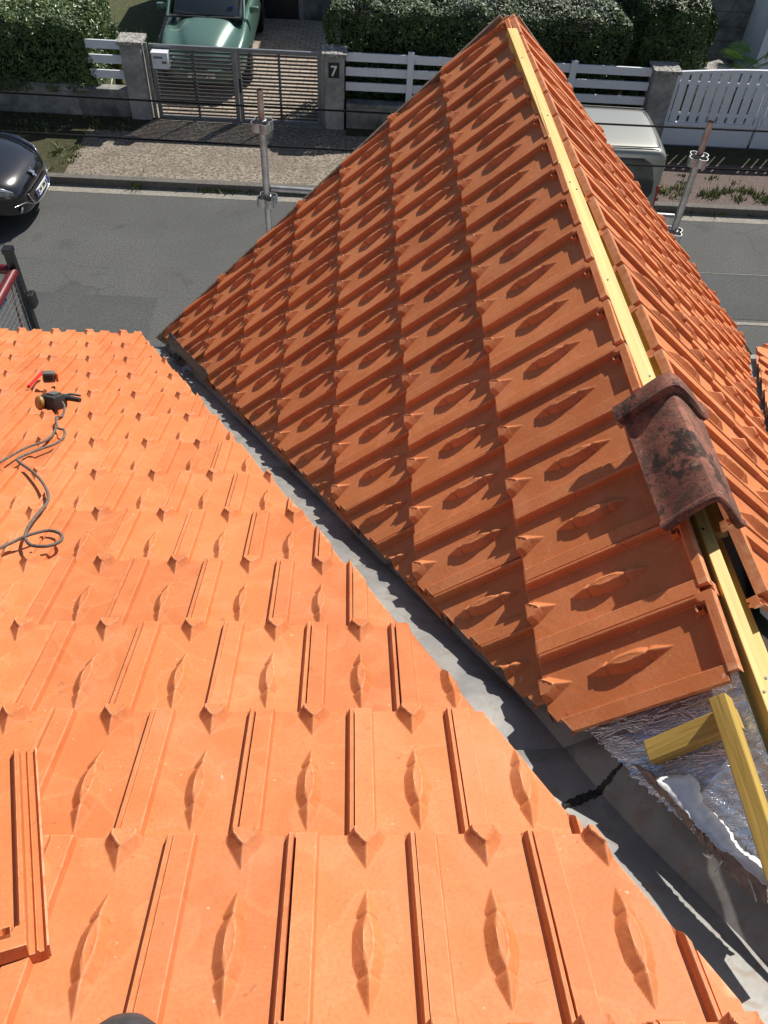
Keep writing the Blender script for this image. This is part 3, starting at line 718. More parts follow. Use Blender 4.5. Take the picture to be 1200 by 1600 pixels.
cab = [(97, 628, .05), (101, 636, .035), (97, 650, .01), (88, 652, .02), (90, 668, .01), (100, 672, .008), (99, 684, .008), (85, 694, .008), (62, 702, .008), (30, 715, .008), (30, 722, .010), (48, 735, .012), (65, 752, .012), (75, 772, .010), (72, 788, .008), (55, 808, .008), (42, 828, .008), (40, 842, .008), (50, 852, .008), (75, 853, .008), (95, 845, .008), (94, 834, .012), (75, 829, .012), (45, 836, .014), (20, 847, .008), (-25, 868, .008)]
pp = [LA.P(*UK(x, y, h-.014), h-.014) for x, y, h in cab]
tag(MB().tube(smooth_path(pp, 8), 0.0052, 8).build('power_cable', M_CABLE, smooth=60), 'dusty grey cable snaking down the near slope from the dark power tool', 'cable')
cab2 = [(88, 668, .012), (80, 682, .008), (68, 690, .008), (45, 698, .008), (28, 706, .008), (0, 722, .008), (-30, 736, .008)]
pp = [LA.P(*UK(x, y, h-.014), h-.014) for x, y, h in cab2]
tag(MB().tube(smooth_path(pp, 8), 0.0048, 8).build('power_cable', M_CABLE, smooth=60), 'second grey cable strand leaving the picture at the left edge below the tool', 'cable')
def power_tool():
    u, k = UK(84, 634); mw = LA.mat(u, k, -0.012) @ Matrix.Rotation(-0.5, 4, 'Z') @ Matrix.Scale(0.88, 4)
    r = thing('power_tool', 'dark dusty hand power tool with a round amber end lying on the near slope', 'power tool', mw)
    MB().box(-0.05, 0.055, -0.045, 0.045, 0.0, 0.075, bev=0.016).build('body', M_TOOL, r, Matrix.Identity(4), smooth=40)
    MB().lathe([(0.034, 0.0), (0.037, 0.006), (0.037, 0.018), (0.028, 0.026)], 20, Matrix.Translation((-0.034, -0.040, 0.034)) @ Matrix.Rotation(-0.35, 4, 'Z') @ Matrix.Rotation(1.45, 4, 'X')).build('end_cap', M_YEL, r, Matrix.Identity(4), smooth=30)
    MB().tube([(0.03, 0.03, 0.05), (0.06, 0.05, 0.052), (0.12, 0.065, 0.045)], [0.018, 0.015, 0.012], 12).build('handle', M_TOOL, r, Matrix.Identity(4), smooth=50)
    MB().box(-0.02, 0.03, -0.02, 0.03, 0.075, 0.083, bev=0.003).build('top_plate', M_TOOLG, r, Matrix.Identity(4))
    MB().tube([(0.02, 0.05, 0.06), (0.05, 0.075, 0.065), (0.10, 0.09, 0.06)], 0.006, 8).build('lever', M_TOOLG, r, Matrix.Identity(4), smooth=50)
power_tool()
def small_tool():
    u, k = UK(80, 598); mw = LA.mat(u, k, 0.006) @ Matrix.Rotation(0.3, 4, 'Z')
    r = thing('tape_measure', 'small boxy dark grey tool with an orange side, above the power tool', 'hand tool', mw)
    MB().box(-0.035, 0.022, -0.032, 0.032, 0, 0.05, bev=0.010).build('case', M_TOOLG, r, Matrix.Identity(4), smooth=40)
    MB().box(0.0235, 0.036, -0.030, 0.030, 0.002, 0.046, bev=0.006).build('side_cover', M_ORA, r, Matrix.Identity(4), smooth=40)
    MB().box(-0.028, 0.012, -0.034, -0.0325, 0.012, 0.04).build('label_plate', M_TOOL, r, Matrix.Identity(4))
small_tool()
pa_, pb_ = LA.P(*UK(45, 607), 0.008), LA.P(*UK(67, 584), 0.010)
tag(MB().tube([pa_, pb_], 0.0085, 6).build('pencil', M_REDP), 'thick red carpenter pencil lying left of the small orange tool', 'pencil')
def boot():
    u, k = 0.46, -1.13; mw = LA.mat(u, k, -0.01) @ Matrix.Rotation(0.10, 4, 'Z')
    r = thing('work_boot', 'dark grey toe of a work boot at the bottom edge', 'boot', mw)
    secs = [(-0.27, 0.034, 0.10), (-0.20, 0.040, 0.13), (-0.13, 0.044, 0.11), (-0.07, 0.052, 0.080), (-0.03, 0.055, 0.066), (0.0, 0.053, 0.058), (0.022, 0.044, 0.050), (0.036, 0.028, 0.040), (0.042, 0.010, 0.028)]
    rings = []
    for y, hw, hz in secs:
        rings.append([(hw*math.cos(a), y, 0.02+(hz-0.02)*max(0, math.sin(a))**0.8-0.010*max(0, -math.sin(a))) for a in [2*math.pi*i/20 for i in range(20)]])
    MB().loft(rings, close=True).build('upper', M_BOOT, r, Matrix.Identity(4), smooth=60)
    rings = []
    for y, hw, hz in secs: rings.append([(hw*1.08*sx, y*1.03, z) for sx, z in ((-1, 0.0), (1, 0.0), (1, 0.014), (-1, 0.014))])
    MB().loft(rings, close=True).build('sole', M_BLACKP, r, Matrix.Identity(4))
boot()
# ------------------------------------------------------------------ the street (s along the kerb, t away from the house)
AL = 0.035
def SV(s, t, z=-7.0): return Vector((s*math.cos(AL)+t*math.sin(AL), -s*math.sin(AL)+t*math.cos(AL), z))
def SM(s=0, t=0, z=-7.0, rot=0.0): return Matrix.Translation(SV(s, t, z)) @ Matrix.Rotation(-AL+rot, 4, 'Z')
I4 = Matrix.Identity(4)
def struct(name, s0, s1, t0, t1, z0, z1, m, bev=0.0):
    o = MB().box(s0, s1, t0, t1, z0, z1, bev=bev).build(name, m, mw=SM(0, 0)); o['kind'] = 'structure'; return o
def sheet(name, pts, z, m):
    o = MB().poly([(a, b, z) for a, b in pts]).build(name, m, mw=SM(0, 0)); o['kind'] = 'structure'; return o
sheet('ground', [(-150, -60), (150, -60), (150, 150), (-150, 150)], -0.012, M_LAWN)
sheet('road', [(-90, 7.6), (90, 7.6), (90, 12.72), (-90, 12.72)], 0.0, M_ASPH)
sheet('road_patch', [(-9, 9.95), (-3.05, 9.9), (-3.0, 8.6), (-9, 8.6)], 0.004, M_ASPH2)
sheet('road_patch', [(2.0, 11.22), (30, 11.18), (30, 9.98), (2.0, 10.0)], 0.004, M_ASPH2)
sheet('road_joint', [(3.0, 9.86), (30, 9.86), (30, 9.93), (3.0, 9.93)], 0.006, M_GUTTER)
sheet('road_joint', [(4.2, 11.16), (30, 11.16), (30, 11.185), (4.2, 11.175)], 0.008, M_GUTTER)
sheet('gutter', [(-90, 12.72), (90, 12.72), (90, 12.96), (-90, 12.96)], 0.003, M_GUTTER)
struct('kerb', -90, 90, 12.96, 13.10, -0.1, 0.12, M_KERB, 0.012)
struct('pavement', -5.2, 4.4, 13.102, 15.2, -0.1, 0.112, M_PAVE)
struct('pavement', 4.403, 60, 13.102, 15.25, -0.1, 0.110, M_PAVE_RED)
struct('pavement', -60, -5.203, 13.102, 15.3, -0.1, 0.108, M_MOSSY)
sheet('verge', [(-60, 14.62), (-4.4, 14.72), (-4.1, 15.3), (-60, 15.36)], 0.118, M_MOSSY)
sheet('verge', [(-0.6, 14.95), (4.4, 15.0), (4.4, 15.3), (-0.6, 15.3)], 0.116, M_MOSSY)
sheet('verge', [(4.41, 14.55), (60, 14.6), (60, 15.2), (4.41, 15.2)], 0.114, M_MOSSY)
sheet('driveway', [(-4.5, 15.2), (-0.9, 15.2), (-0.9, 19.0), (-0.9, 20.6), (-4.9, 20.6)], 0.10, M_PAVER)
sheet('driveway', [(4.9, 15.5), (9, 15.5), (9, 17.6), (4.9, 17.6)], 0.06, M_CONCD)
struct('near_pavement', -60, 60, 6.4, 7.597, -0.1, 0.1, M_CONC)
# weeds along the kerb (uncountable)
def weeds():
    rnd = random.Random(3); mb = MB()
    def tuft(s, t, n, r, h, z=0.0):
        for _ in range(n):
            a = rnd.uniform(0, 6.283); d = rnd.uniform(0, r); x = s+math.cos(a)*d; y = t+math.sin(a)*d; hh = h*rnd.uniform(.4, 1); b = rnd.uniform(0, 6.283); wv = 0.012
            dx, dy = math.cos(b), math.sin(b); lean = rnd.uniform(0.2, 1.1)*hh
            mb.b.faces.new([mb.b.verts.new(p) for p in ((x-dy*wv, y+dx*wv, z), (x+dy*wv, y-dx*wv, z), (x+dx*lean, y+dy*lean, z+hh))])
    for s, t, n, r, h in [(-4.0, 12.98, 60, .12, .18), (-3.9, 13.15, 50, .1, .2)]: tuft(s, t, n, r, h)
    for i in range(26): tuft(rnd.uniform(-3.3, -0.6), 12.97+rnd.uniform(-.03, .03), 18, .10, .09)
    for i in range(60): tuft(rnd.uniform(4.4, 9.5), rnd.uniform(13.15, 13.62), 26, .12, .11, 0.11)
    for i in range(20): tuft(rnd.uniform(4.4, 9.5), 12.95, 12, .08, .09)
    for i in range(14): tuft(rnd.uniform(5.0, 9.0), rnd.uniform(13.5, 14.2), 14, .10, .07, 0.11)
    for i in range(60): tuft(rnd.uniform(-9, -4.5), rnd.uniform(14.6, 15.25), 16, .12, .06, 0.115)
    for i in range(24): tuft(rnd.uniform(-5.6, -5.1), rnd.uniform(13.2, 14.3), 12, .08, .06, 0.11)
    return tag(mb.build('weeds', M_WEED, mw=SM(0, 0)), 'green weeds and grass tufts along kerb and walls', 'weeds', kind='stuff')
weeds()
# ---- front walls, pillars, fences, gates
def wall(s0, s1, label, h=0.56, m=M_CONC, t=15.32):
    r = thing('low_wall', label, 'wall', SM(s0, t), 'low concrete walls under the fences')
    MB().box(0, s1-s0, -0.06, 0.12, 0, h-0.05, bev=0.006).build('wall_body', m, r, I4)
    MB().box(-0.002, s1-s0+0.002, -0.085, 0.15, h-0.047, h, bev=0.008).build('coping', M_CONCD, r, I4)
wall(-12.0, -5.43, 'low pale concrete wall under the left ivy hedge', 0.66)
wall(-5.42, -4.52, 'short low concrete wall under the left white rails', 0.60, M_CONCD)
wall(-0.60, 4.76, 'low dark concrete wall between the numbered pillar and the right pillar', 0.56, M_CONCD)
def pillar(s, label, h, wd=0.36, m=M_CONC, num=None, t=15.34):
    r = thing('gate_pillar', label, 'pillar', SM(s, t), 'concrete gate pillars')
    MB().box(-wd/2, wd/2, -0.14, 0.2, 0, h-0.06, bev=0.008).build('shaft', m, r, I4)
    MB().box(-wd/2-0.045, wd/2+0.045, -0.19, 0.25, h-0.057, h, bev=0.010).build('coping', M_CAPST, r, I4)
    if num:
        p = MB().box(-0.105, 0.085, -0.152, -0.1425, h-0.41, h-0.16).build('number_plate', M_INK, r, I4)
        cu = D.curves.new('numeral', 'FONT'); cu.body = num; cu.size = 0.24; cu.extrude = 0.003; cu.align_x = 'CENTER'; cu.offset = 0.004
        o = D.objects.new('tmp', cu); C.objects.link(o); dg = bpy.context.evaluated_depsgraph_get(); me = D.meshes.new_from_object(o.evaluated_get(dg)); D.objects.remove(o)
        t_ = link('numeral', me, M_WINK); t_.parent = p; t_.matrix_local = Matrix.Translation((-0.01, -0.156, h-0.37)) @ Matrix.Rotation(math.pi/2, 4, 'X')
pillar(-4.33, 'pale concrete gate pillar left of the grey gate, beside the mailbox', 1.44)
pillar(-0.81, 'stained concrete gate pillar bearing the number 7', 1.42, 0.34, num='7')
pillar(5.0, 'wide pale concrete pillar between white rails and white picket gate', 1.42, 0.40)
pillar(8.75, 'concrete pillar at the far right end of the white picket gate', 1.42, 0.40)
def rail_fence(s0, s1, posts, label, zs=(1.31, 1.07, 0.82)):
    r = thing('rail_fence', label, 'fence', SM(s0, 15.36), 'white rail fences')
    for z in zs: MB().box(0, s1-s0, -0.012, 0.025, z-0.07, z+0.07, bev=0.006).build('rail', M_WHITE, r, I4)
    for p in posts: MB().box(p-s0-0.055, p-s0+0.055, -0.072, -0.0145, 0.60, 1.45, bev=0.006).build('post', M_WHITE, r, I4)
rail_fence(-5.15, -4.53, [], 'short run of white rails left of the mailbox pillar')
rail_fence(-0.62, 4.78, [0.52, 1.95, 3.38], 'long white three-rail fence in front of the clipped hedge')
def slat_gate(s0, s1, label, hinge_left):
    r = thing('gate_leaf', label, 'gate', SM(s0, 15.36), 'grey slatted gate leaves'); w_ = s1-s0
    f = MB(); f.box(0, 0.07, -0.025, 0.025, 0.08, 1.36); f.box(w_-0.07, w_, -0.025, 0.025, 0.08, 1.36); f.box(0.0702, w_-0.0702, -0.024, 0.024, 1.29, 1.359); f.box(0.0702, w_-0.0702, -0.024, 0.024, 0.081, 0.15)
    f.box(w_/2-0.022, w_/2+0.022, 0.0145, 0.030, 0.1502, 1.2898)
    f.build('frame', M_GATE, r, I4)
    s = MB(); n = 18
    for i in range(n):
        z = 0.185+i*(1.255-0.185)/(n-1); s.box(0.0702, w_-0.0702, -0.006, 0.006, -0.0165, 0.0165, Matrix.Translation((0, 0, z)) @ Matrix.Rotation(math.radians(12), 4, 'X'))
    s.build('slats', M_SLAT, r, I4)
    if not hinge_left: MB().box(0.02, 0.05, -0.045, -0.026, 0.62, 0.86, bev=0.004).build('handle', M_INK, r, I4)
    MB().box(0.0, w_, -0.02, 0.02, 0.03, 0.055).build('ground_stop', M_GALV, r, I4)
slat_gate(-4.04, -2.55, 'left grey slatted metal gate leaf behind the mailbox', True)
slat_gate(-2.54, -1.05, 'right grey slatted metal gate leaf beside pillar number 7', False)
def jamb(s, lb): tag(MB().box(-0.03, 0.03, -0.02, 0.03, 0.05, 1.38).build('gate_post', M_GALV, mw=SM(s, 15.34)), lb, 'post', 'slim posts beside the grey gate')
jamb(-4.10, 'slim pale metal post at the left end of the grey gate'); jamb(-1.015, 'slim grey metal post between grey gate and pillar number 7')
mbx = thing('mailbox', 'white metal mailbox on the left end of the grey gate', 'mailbox', SM(-3.83, 15.17))
MB().box(-0.14, 0.14, -0.02, 0.13, 1.03, 1.28, bev=0.008).build('box', M_MAIL, mbx, I4)
MB().box(-0.145, 0.145, -0.035, 0.14, 1.281, 1.30, bev=0.004).build('lid', M_MAIL, mbx, I4)
MB().box(-0.11, 0.05, -0.024, -0.0205, 1.20, 1.235).build('slot', M_GATE, mbx, I4)
MB().box(0.03, 0.11, -0.024, -0.0205, 1.12, 1.16).build('name_plate', M_TOOLG, mbx, I4)
MB().lathe([(0.008, 0), (0.008, 0.006)], 12, Matrix.Translation((-0.09, -0.021, 1.14)) @ Matrix.Rotation(math.pi/2, 4, 'X')).build('lock', M_TRIM, mbx, I4)
def picket_gate(s0, s1, label, flip, gate_i):
    r = thing('picket_gate_leaf', label, 'gate', SM(s0, 15.30), 'white picket gate leaves'); w_ = s1-s0
    top = lambda x: 1.33+0.09*math.sin(max(0, min(1, (x/w_ if not flip else 1-x/w_)))*math.pi/2)
    b = MB(); b.box(0.02, w_-0.02, -0.018, 0.018, 0.08, 0.46, bev=0.004); b.build('lower_panel', M_WHITE, r, I4)
    MB().box(0.0, w_, -0.035, 0.035, 0.461, 0.52, bev=0.004).build('middle_rail', M_WHITE, r, I4)
    f = MB(); f.box(0, 0.06, -0.022, 0.022, 0.521, top(0)); f.box(w_-0.06, w_, -0.022, 0.022, 0.521, top(w_))
    n = 12
    for i in range(n):
        xa = w_*i/n; xb = w_*(i+1)/n; f.beam((xa, 0, top(xa)+0.02), (xb+0.002, 0, top(xb)+0.02), 0.05, 0.05, up=(0, 0, 1))
    f.build('frame', M_WHITE, r, I4)
    np_ = 9; step = (w_-0.12)/np_
    for i in range(np_):
        x0 = 0.06+i*step+0.022; x1 = x0+step-0.044
        MB().box(x0, x1, -0.012, 0.012, 0.522, top((x0+x1)/2)-0.006).build('picket', M_WHITE, r, I4)
    q = MB(); q.box(0.0605, w_-0.0605, 0.013, 0.03, 0.62, 0.68); q.box(0.0605, w_-0.0605, 0.013, 0.03, 1.16, 1.22); q.build('cross_bar', M_WHITE, r, I4)
picket_gate(5.22, 6.92, 'left leaf of the white picket gate beside the wide pillar', False, 0)
picket_gate(6.93, 8.52, 'right leaf of the white picket gate, cut by the picture edge', True, 1)
# ---- hedges
def hedge(name, label, s0, s1, t0, t1, z0, z1, mtl, nleaf, seed, lsz=(0.035, 0.075), rnd_=0.16, grp=None, cat='hedge'):
    rnd = random.Random(seed); cx, cy, cz = (s0+s1)/2, (t0+t1)/2, (z0+z1)/2; hx, hy, hz = (s1-s0)/2, (t1-t0)/2, (z1-z0)/2
    r = thing(name, label, cat, SM(cx, cy), grp)
    ins = 0.13+rnd_*0.9; c = MB(); c.box(-hx+ins, hx-ins, -hy+ins, hy-ins, z0*0.3+0.1, z1-ins, bev=0.1); c.build('twigs', M_CORE, r, I4)
    bm = bmesh.new()
    for _ in range(nleaf):
        f = rnd.random(); ar = [hx*hy*1.5, hx*hz, hx*hz*0.25, hy*hz, hy*hz]; tot = sum(ar); f *= tot
        a = rnd.uniform(-1, 1); b_ = rnd.uniform(-1, 1)
        if f < ar[0]: p = Vector((a*hx, b_*hy, hz)); n = Vector((0, 0, 1))
        elif f < ar[0]+ar[1]: p = Vector((a*hx, -hy, b_*hz)); n = Vector((0, -1, 0))
        elif f < ar[0]+ar[1]+ar[2]: p = Vector((a*hx, hy, b_*hz)); n = Vector((0, 1, 0))
        elif f < tot-ar[4]: p = Vector((hx, a*hy, b_*hz)); n = Vector((1, 0, 0))
        else: p = Vector((-hx, a*hy, b_*hz)); n = Vector((-1, 0, 0))
        # round the corners and make the outline uneven
        q = Vector((p.x, p.y, p.z)); rr = rnd_*2
        ex = max(0, abs(q.x)-(hx-rr)); ey = max(0, abs(q.y)-(hy-rr)); ez = max(0, q.z-(hz-rr)); d = math.sqrt(ex*ex+ey*ey+ez*ez)
        if d > rr:
            k = rr/d; q.x -= math.copysign(ex*(1-k), q.x); q.y -= math.copysign(ey*(1-k), q.y); q.z -= ez*(1-k)
        wob = 0.05*math.sin(q.x*3.1+seed)+0.04*math.sin(q.z*5+q.y*4+q.x*7)+0.03*math.sin(q.x*13+q.z*9)
        q += n*(wob-abs(rnd.gauss(0, 0.06))+0.02)
        nn = (n+Vector((rnd.gauss(0, .55), rnd.gauss(0, .55), rnd.gauss(0, .55)+0.25))).normalized()
        t1_ = nn.orthogonal().normalized(); t1_.rotate(Matrix.Rotation(rnd.uniform(0, 6.283), 3, nn)); t2 = nn.cross(t1_)
        ln = rnd.uniform(*lsz); wd = ln*0.42; q.z += cz
        vs = [bm.verts.new(q+x) for x in (-t1_*ln*0.5, t2*wd*0.5-nn*0.004, t1_*ln*0.55, -t2*wd*0.5-nn*0.004)]
        bm.faces.new(vs)
    me = D.meshes.new('foliage'); bm.to_mesh(me); bm.free(); o = link('foliage', me, mtl, r); o.matrix_local = I4
    return r
hedge('hedge', 'dense dark ivy hedge spilling over the left wall', -8.6, -5.05, 15.22, 17.2, 0.52, 1.66, M_LEAF2, 30000, 1, (0.04, 0.09), grp='hedges behind the front walls')
hedge('hedge', 'long clipped glossy laurel hedge behind the white rails', -0.98, 4.42, 15.62, 17.0, 0.05, 1.98, M_LEAF, 42000, 2, (0.04, 0.085), 0.12, grp='hedges behind the front walls')
hedge('hedge', 'rounded glossy shrub right of the long hedge, behind the wide pillar', 4.45, 5.95, 15.75, 17.7, 0.05, 2.25, M_LEAF, 30000, 5, (0.045, 0.09), 0.30, grp='hedges behind the front walls', cat='shrub')
def strap_plant(s, t, n, ln, label, mtl, seed, h=0.3, wd=0.035, z=0.05):
    rnd = random.Random(seed); r = thing('yucca', label, 'plant', SM(s, t)); b = MB()
    for i in range(n):
        a = rnd.uniform(0, 6.283); el = rnd.uniform(0.15, 1.35); l_ = ln*rnd.uniform(.6, 1); dx, dy = math.cos(a), math.sin(a); rows = []
        for j in range(6):
            q = j/5; rad = l_*q*math.cos(el)*(1+0.1*q); zz = z+h+l_*q*math.sin(el)-l_*0.45*q*q*math.cos(el)
            ww = wd*(1-q*0.97)*(0.6+q*1.2 if q < .3 else 1)
            rows.append([(dx*rad-dy*ww, dy*rad+dx*ww, zz), (dx*rad, dy*rad, zz-0.010), (dx*rad+dy*ww, dy*rad-dx*ww, zz)])
        b.loft(rows)
    b.build('leaves', mtl, r, I4)
    MB().tube([(0, 0, 0), (0.02, 0, h+0.1)], [0.07, 0.06], 10).build('trunk', M_BARK, r, I4, smooth=60)
strap_plant(-5.0, 16.4, 90, 1.0, 'dark strap-leaved yucca behind the short white rails', M_YUC, 1, 0.5)
strap_plant(-4.45, 16.9, 80, 0.85, 'brighter strap-leaved plant beside the green car', M_YUC, 2, 0.35, 0.03)
strap_plant(-5.6, 17.2, 80, 0.9, 'yucca clump behind the left hedge end', M_YUC, 3, 0.6)
def fan_palm(s, t, label):
    rnd = random.Random(4); r = thing('fan_palm', label, 'plant', SM(s, t)); b = MB(); st = MB()
    for i in range(13):
        a = rnd.uniform(0, 6.283); el = rnd.uniform(0.1, 1.0); l_ = rnd.uniform(.35, .6); d = Vector((math.cos(a)*math.cos(el), math.sin(a)*math.cos(el), math.sin(el)))
        p = Vector((0, 0, 0.95)); e = p+d*l_; st.tube([p, e], 0.007, 5); up = Vector((0, 0, 1)); sd = d.cross(up).normalized(); nr = sd.cross(d)
        for j in range(-8, 9):
            q = j/8*1.25; dd = (d*math.cos(q)+sd*math.sin(q)).normalized(); ll = 0.38*math.cos(q*0.5); w_ = (sd*math.cos(q)-d*math.sin(q))*0.016
            m1 = e+dd*ll*0.6+nr*0.01; tip = e+dd*ll-Vector((0, 0, 0.05))
            b.poly([e, m1+w_, tip, m1-w_])
    b.build('fronds', M_PALM, r, I4); st.build('stalks', M_PALM, r, I4); MB().tube([(0, 0, 0), (0, 0, 0.98)], [0.09, 0.06], 10).build('trunk', M_BARK, r, I4)
fan_palm(6.72, 16.45, 'small bright green fan palm by the pale house wall')
# garden fence of stacked concrete planks, pale house on the right, dark house front behind the hedge
r = thing('panel_fence', 'stacked grey concrete plank fence right of the rounded shrub', 'fence', SM(5.9, 18.4, rot=0.0))
for i in range(6): MB().box(0, 1.75, -0.02, 0.02+0.002*i, 0.05+i*0.27, 0.05+i*0.27+0.262, bev=0.006).build('plank', M_CONCD, r, I4)
hb = thing('neighbour_house', 'pale rendered house wall at the top right corner', 'house', SM(7.25, 17.35))
MB().box(0.12, 7, 0, 6, 0, 3.2).build('wall', M_WALLW, hb, I4)
MB().box(0.0, 7.1, -0.02, -0.003, 0, 0.16).build('plinth', M_CONCD, hb, I4)
hb2 = thing('far_house', 'pale house front with dark openings beyond the clipped hedge', 'house', SM(-1.0, 20.9))
MB().box(0, 12, 0, 6, 0, 3.0).build('wall', M_WALLW, hb2, I4)
for a, b_ in ((0.4, 2.6), (3.6, 5.4), (6.2, 7.4)):
    wn = MB().box(a, b_, -0.03, -0.003, 0.15, 2.2).build('window', M_GATE, hb2, I4); MB().box(a+0.08, b_-0.08, -0.036, -0.031, 0.23, 2.12).build('pane', M_GLASS, wn, I4)
MB().box(5.65, 5.8, -0.9, -0.75, 0, 2.6).build('porch_post', M_WHITE, hb2, I4)
gsh = thing('garden_shed', 'low dark shed front at the top of the block-paved drive', 'shed', SM(-4.8, 20.7))
MB().box(0, 3.7, 0, 2, 0, 1.9).build('wall', M_CONCD, gsh, I4)
for a, b_ in ((0.5, 0.62), (2.0, 2.1), (2.9, 3.0)): MB().box(a, b_, -0.04, -0.003, 0, 1.9).build('post', M_CONC, gsh, I4)
MB().box(2.12, 2.88, -0.03, -0.004, 0.02, 1.7).build('door', M_TRIM, gsh, I4)
# slanted lid stone by the palm
tag(MB().box(-0.28, 0.28, -0.2, 0.2, -1.1, 0.10, Matrix.Rotation(0.6, 4, 'Z'), bev=0.01).build('paving_stone', M_CAPST, mw=SM(6.12, 16.0, -5.86)), 'slanted grey stone block behind the white picket gate', 'stone')
# ------------------------------------------------------------------ wires
def wire(t, z0, z1, label):
    pts = []
    for i in range(25):
        q = i/24; s = -12+26*q; pts.append(SV(s, t, z0+(z1-z0)*q-0.10*math.sin(math.pi*q)))
    tag(MB().tube(pts, 0.011, 6).build('overhead_cable', M_BLACKP, smooth=60), label, 'cable', 'black cables along the street')
wire(9.0, -3.78, -3.78, 'upper black overhead cable crossing in front of the gates')
wire(9.0, -4.18, -4.24, 'lower black overhead cable crossing above the pavement')
# ------------------------------------------------------------------ scaffold
def rosette(root, z, mtl, name='rosette'):
    b = MB(); b.lathe([(0.026, -0.04), (0.031, -0.038), (0.031, 0.038), (0.026, 0.04)], 16, Matrix.Translation((0, 0, z)))
    for k in range(4):
        a = k*math.pi/2+0.5; c, s = math.cos(a), math.sin(a); pts = []
        for i in range(9):
            f = -0.5+i/8; ang = f*math.pi*1.0; pts.append((0.030+0.045*math.cos(ang)*1.0, 0.034*math.sin(ang)))
        for (x0, y0), (x1, y1) in zip(pts, pts[1:]):
            P0 = (x0*c-y0*s, x0*s+y0*c, z); P1 = (x1*c-y1*s, x1*s+y1*c, z); b.beam(P0, P1, 0.005, 0.06)
    return b.build(name, mtl, root, I4)
def scaffold_pole(s, t, top, label, rs, lean=0.0):
    r = thing('scaffold_pole', label, 'scaffold pole', SM(s, t), 'scaffold poles beyond the gable'); H = top+7
    MB().tube([(0, 0, 0.02), (0, 0, H-0.22)], 0.0245, 16).build('tube', M_GALV, r, I4, smooth=40)
    sp = MB(); sp.tube([(0, 0, H-0.2198), (0, 0, H)], 0.0205, 16, hollow=True); sp.build('spigot', M_RUSTY, r, I4, smooth=40)
    for z in rs: rosette(r, z, M_GALV)
    MB().box(-0.09, 0.09, -0.09, 0.09, 0, 0.015).build('base_plate', M_GALV, r, I4)
scaffold_pole(-0.775, 5.5, -2.26, 'left scaffold pole standing in front of the grey gate', (4.51, 3.98, 2.4))
scaffold_pole(2.185, 5.5, -2.32, 'right scaffold pole leaning in view over the white gate', (4.42, 3.86, 2.4))
gr = thing('scaffold_guardrail', 'galvanised guardrail between the two scaffold poles beyond the gable', 'guardrail', SM(-0.775, 5.5))
w_ = 2.96
MB().tube([(0.035, 0.0, 4.07), (w_-0.035, 0.0, 4.00)], 0.021, 12).build('top_rail', M_GALV, gr, I4, smooth=40)
MB().tube([(0.035, 0.0, 3.57), (w_-0.035, 0.0, 3.52)], 0.019, 12).build('mid_rail', M_GALV, gr, I4, smooth=40)
for x in (0.30, w_/2, w_-0.3): MB().tube([(x, 0.0, 3.02), (x, 0.0, 4.045)], 0.017, 10).build('upright', M_GALV, gr, I4, smooth=40)
MB().box(-0.1, w_+0.1, -0.9, 0.35, 2.0, 2.05).build('platform', M_GALV, gr, I4)
# ------------------------------------------------------------------ hoist cage
def cage():
    r = thing('hoist_cage', 'black wire-mesh hoist cage with a red padded bar beyond the left eaves', 'cage', SM(-2.76, 5.5))
    x0, x1, y0, y1, zt, zb = -1.0, 0.0, -0.95, 0.0, 3.36, 2.2
    for (x, y, e) in ((x1, y1, 0.14), (x1, y0, 0.0), (x0, y1, 0.14), (x0, y0, 0.0)):
        p = MB(); p.box(x-0.03, x+0.03, y-0.03, y+0.03, zb, zt+e-0.04); p.box(x-0.036, x+0.036, y-0.036, y+0.036, zt+e-0.0395, zt+e); p.build('post', M_DARKM, r, I4)
    for a, b_ in (((x1, y0), (x1, y1)), ((x0, y0), (x0, y1)), ((x0, y1), (x1, y1))):
        MB().tube([Vector((*a, zt-0.05)).lerp(Vector((*b_, zt-0.05)), 0.0), Vector((*a, zt-0.05)).lerp(Vector((*b_, zt-0.05)), 0.97)], 0.038, 12).build('padded_bar', M_RED, r, I4, smooth=40)
    for (a, b_) in (((x1, y0), (x1, y1)), ((x0, y1), (x1, y1)), ((x0, y0), (x0, y1))):
        m = MB(); A_, B_ = Vector(a), Vector(b_); ln = (B_-A_).length; n = int(ln/0.05)
        for i in range(1, n):
            p = A_.lerp(B_, i/n); m.tube([(p.x, p.y, zb), (p.x, p.y, zt-0.08)], 0.0022, 5)
        k = 0
        while zb+0.05*k < zt-0.1:
            z = zb+0.05*k; m.tube([(A_.x, A_.y, z), (B_.x, B_.y, z)], 0.0016, 5); k += 1
        m.build('wire_mesh', M_GALV, r, I4)
    MB().box(0.034, 0.085, -0.04, 0.05, 2.98, 3.10, bev=0.01).build('latch', M_DARKM, r, I4)
    MB().tube([(-0.06, -0.02, 3.2), (-0.06, -0.12, 2.6), (-0.1, -0.35, 2.5)], 0.008, 6).build('tie_rod', M_RED, r, I4)
    MB().box(x0, x1, y0, y1, zb-0.04, zb).build('floor', M_DARKM, r, I4)
    rnd = random.Random(2); p = [Vector((-0.10, -0.08, 3.1))]
    for i in range(40): p.append(Vector((-0.16-rnd.random()*0.35, -0.15-rnd.random()*0.5, 2.62+rnd.random()*0.10-0.002*i)))
    tag(MB().tube(smooth_path(p, 5), 0.010, 6).build('rope', M_BLUE, mw=SM(-2.76, 5.5)), 'tangled blue rope inside the hoist cage', 'rope')
cage()
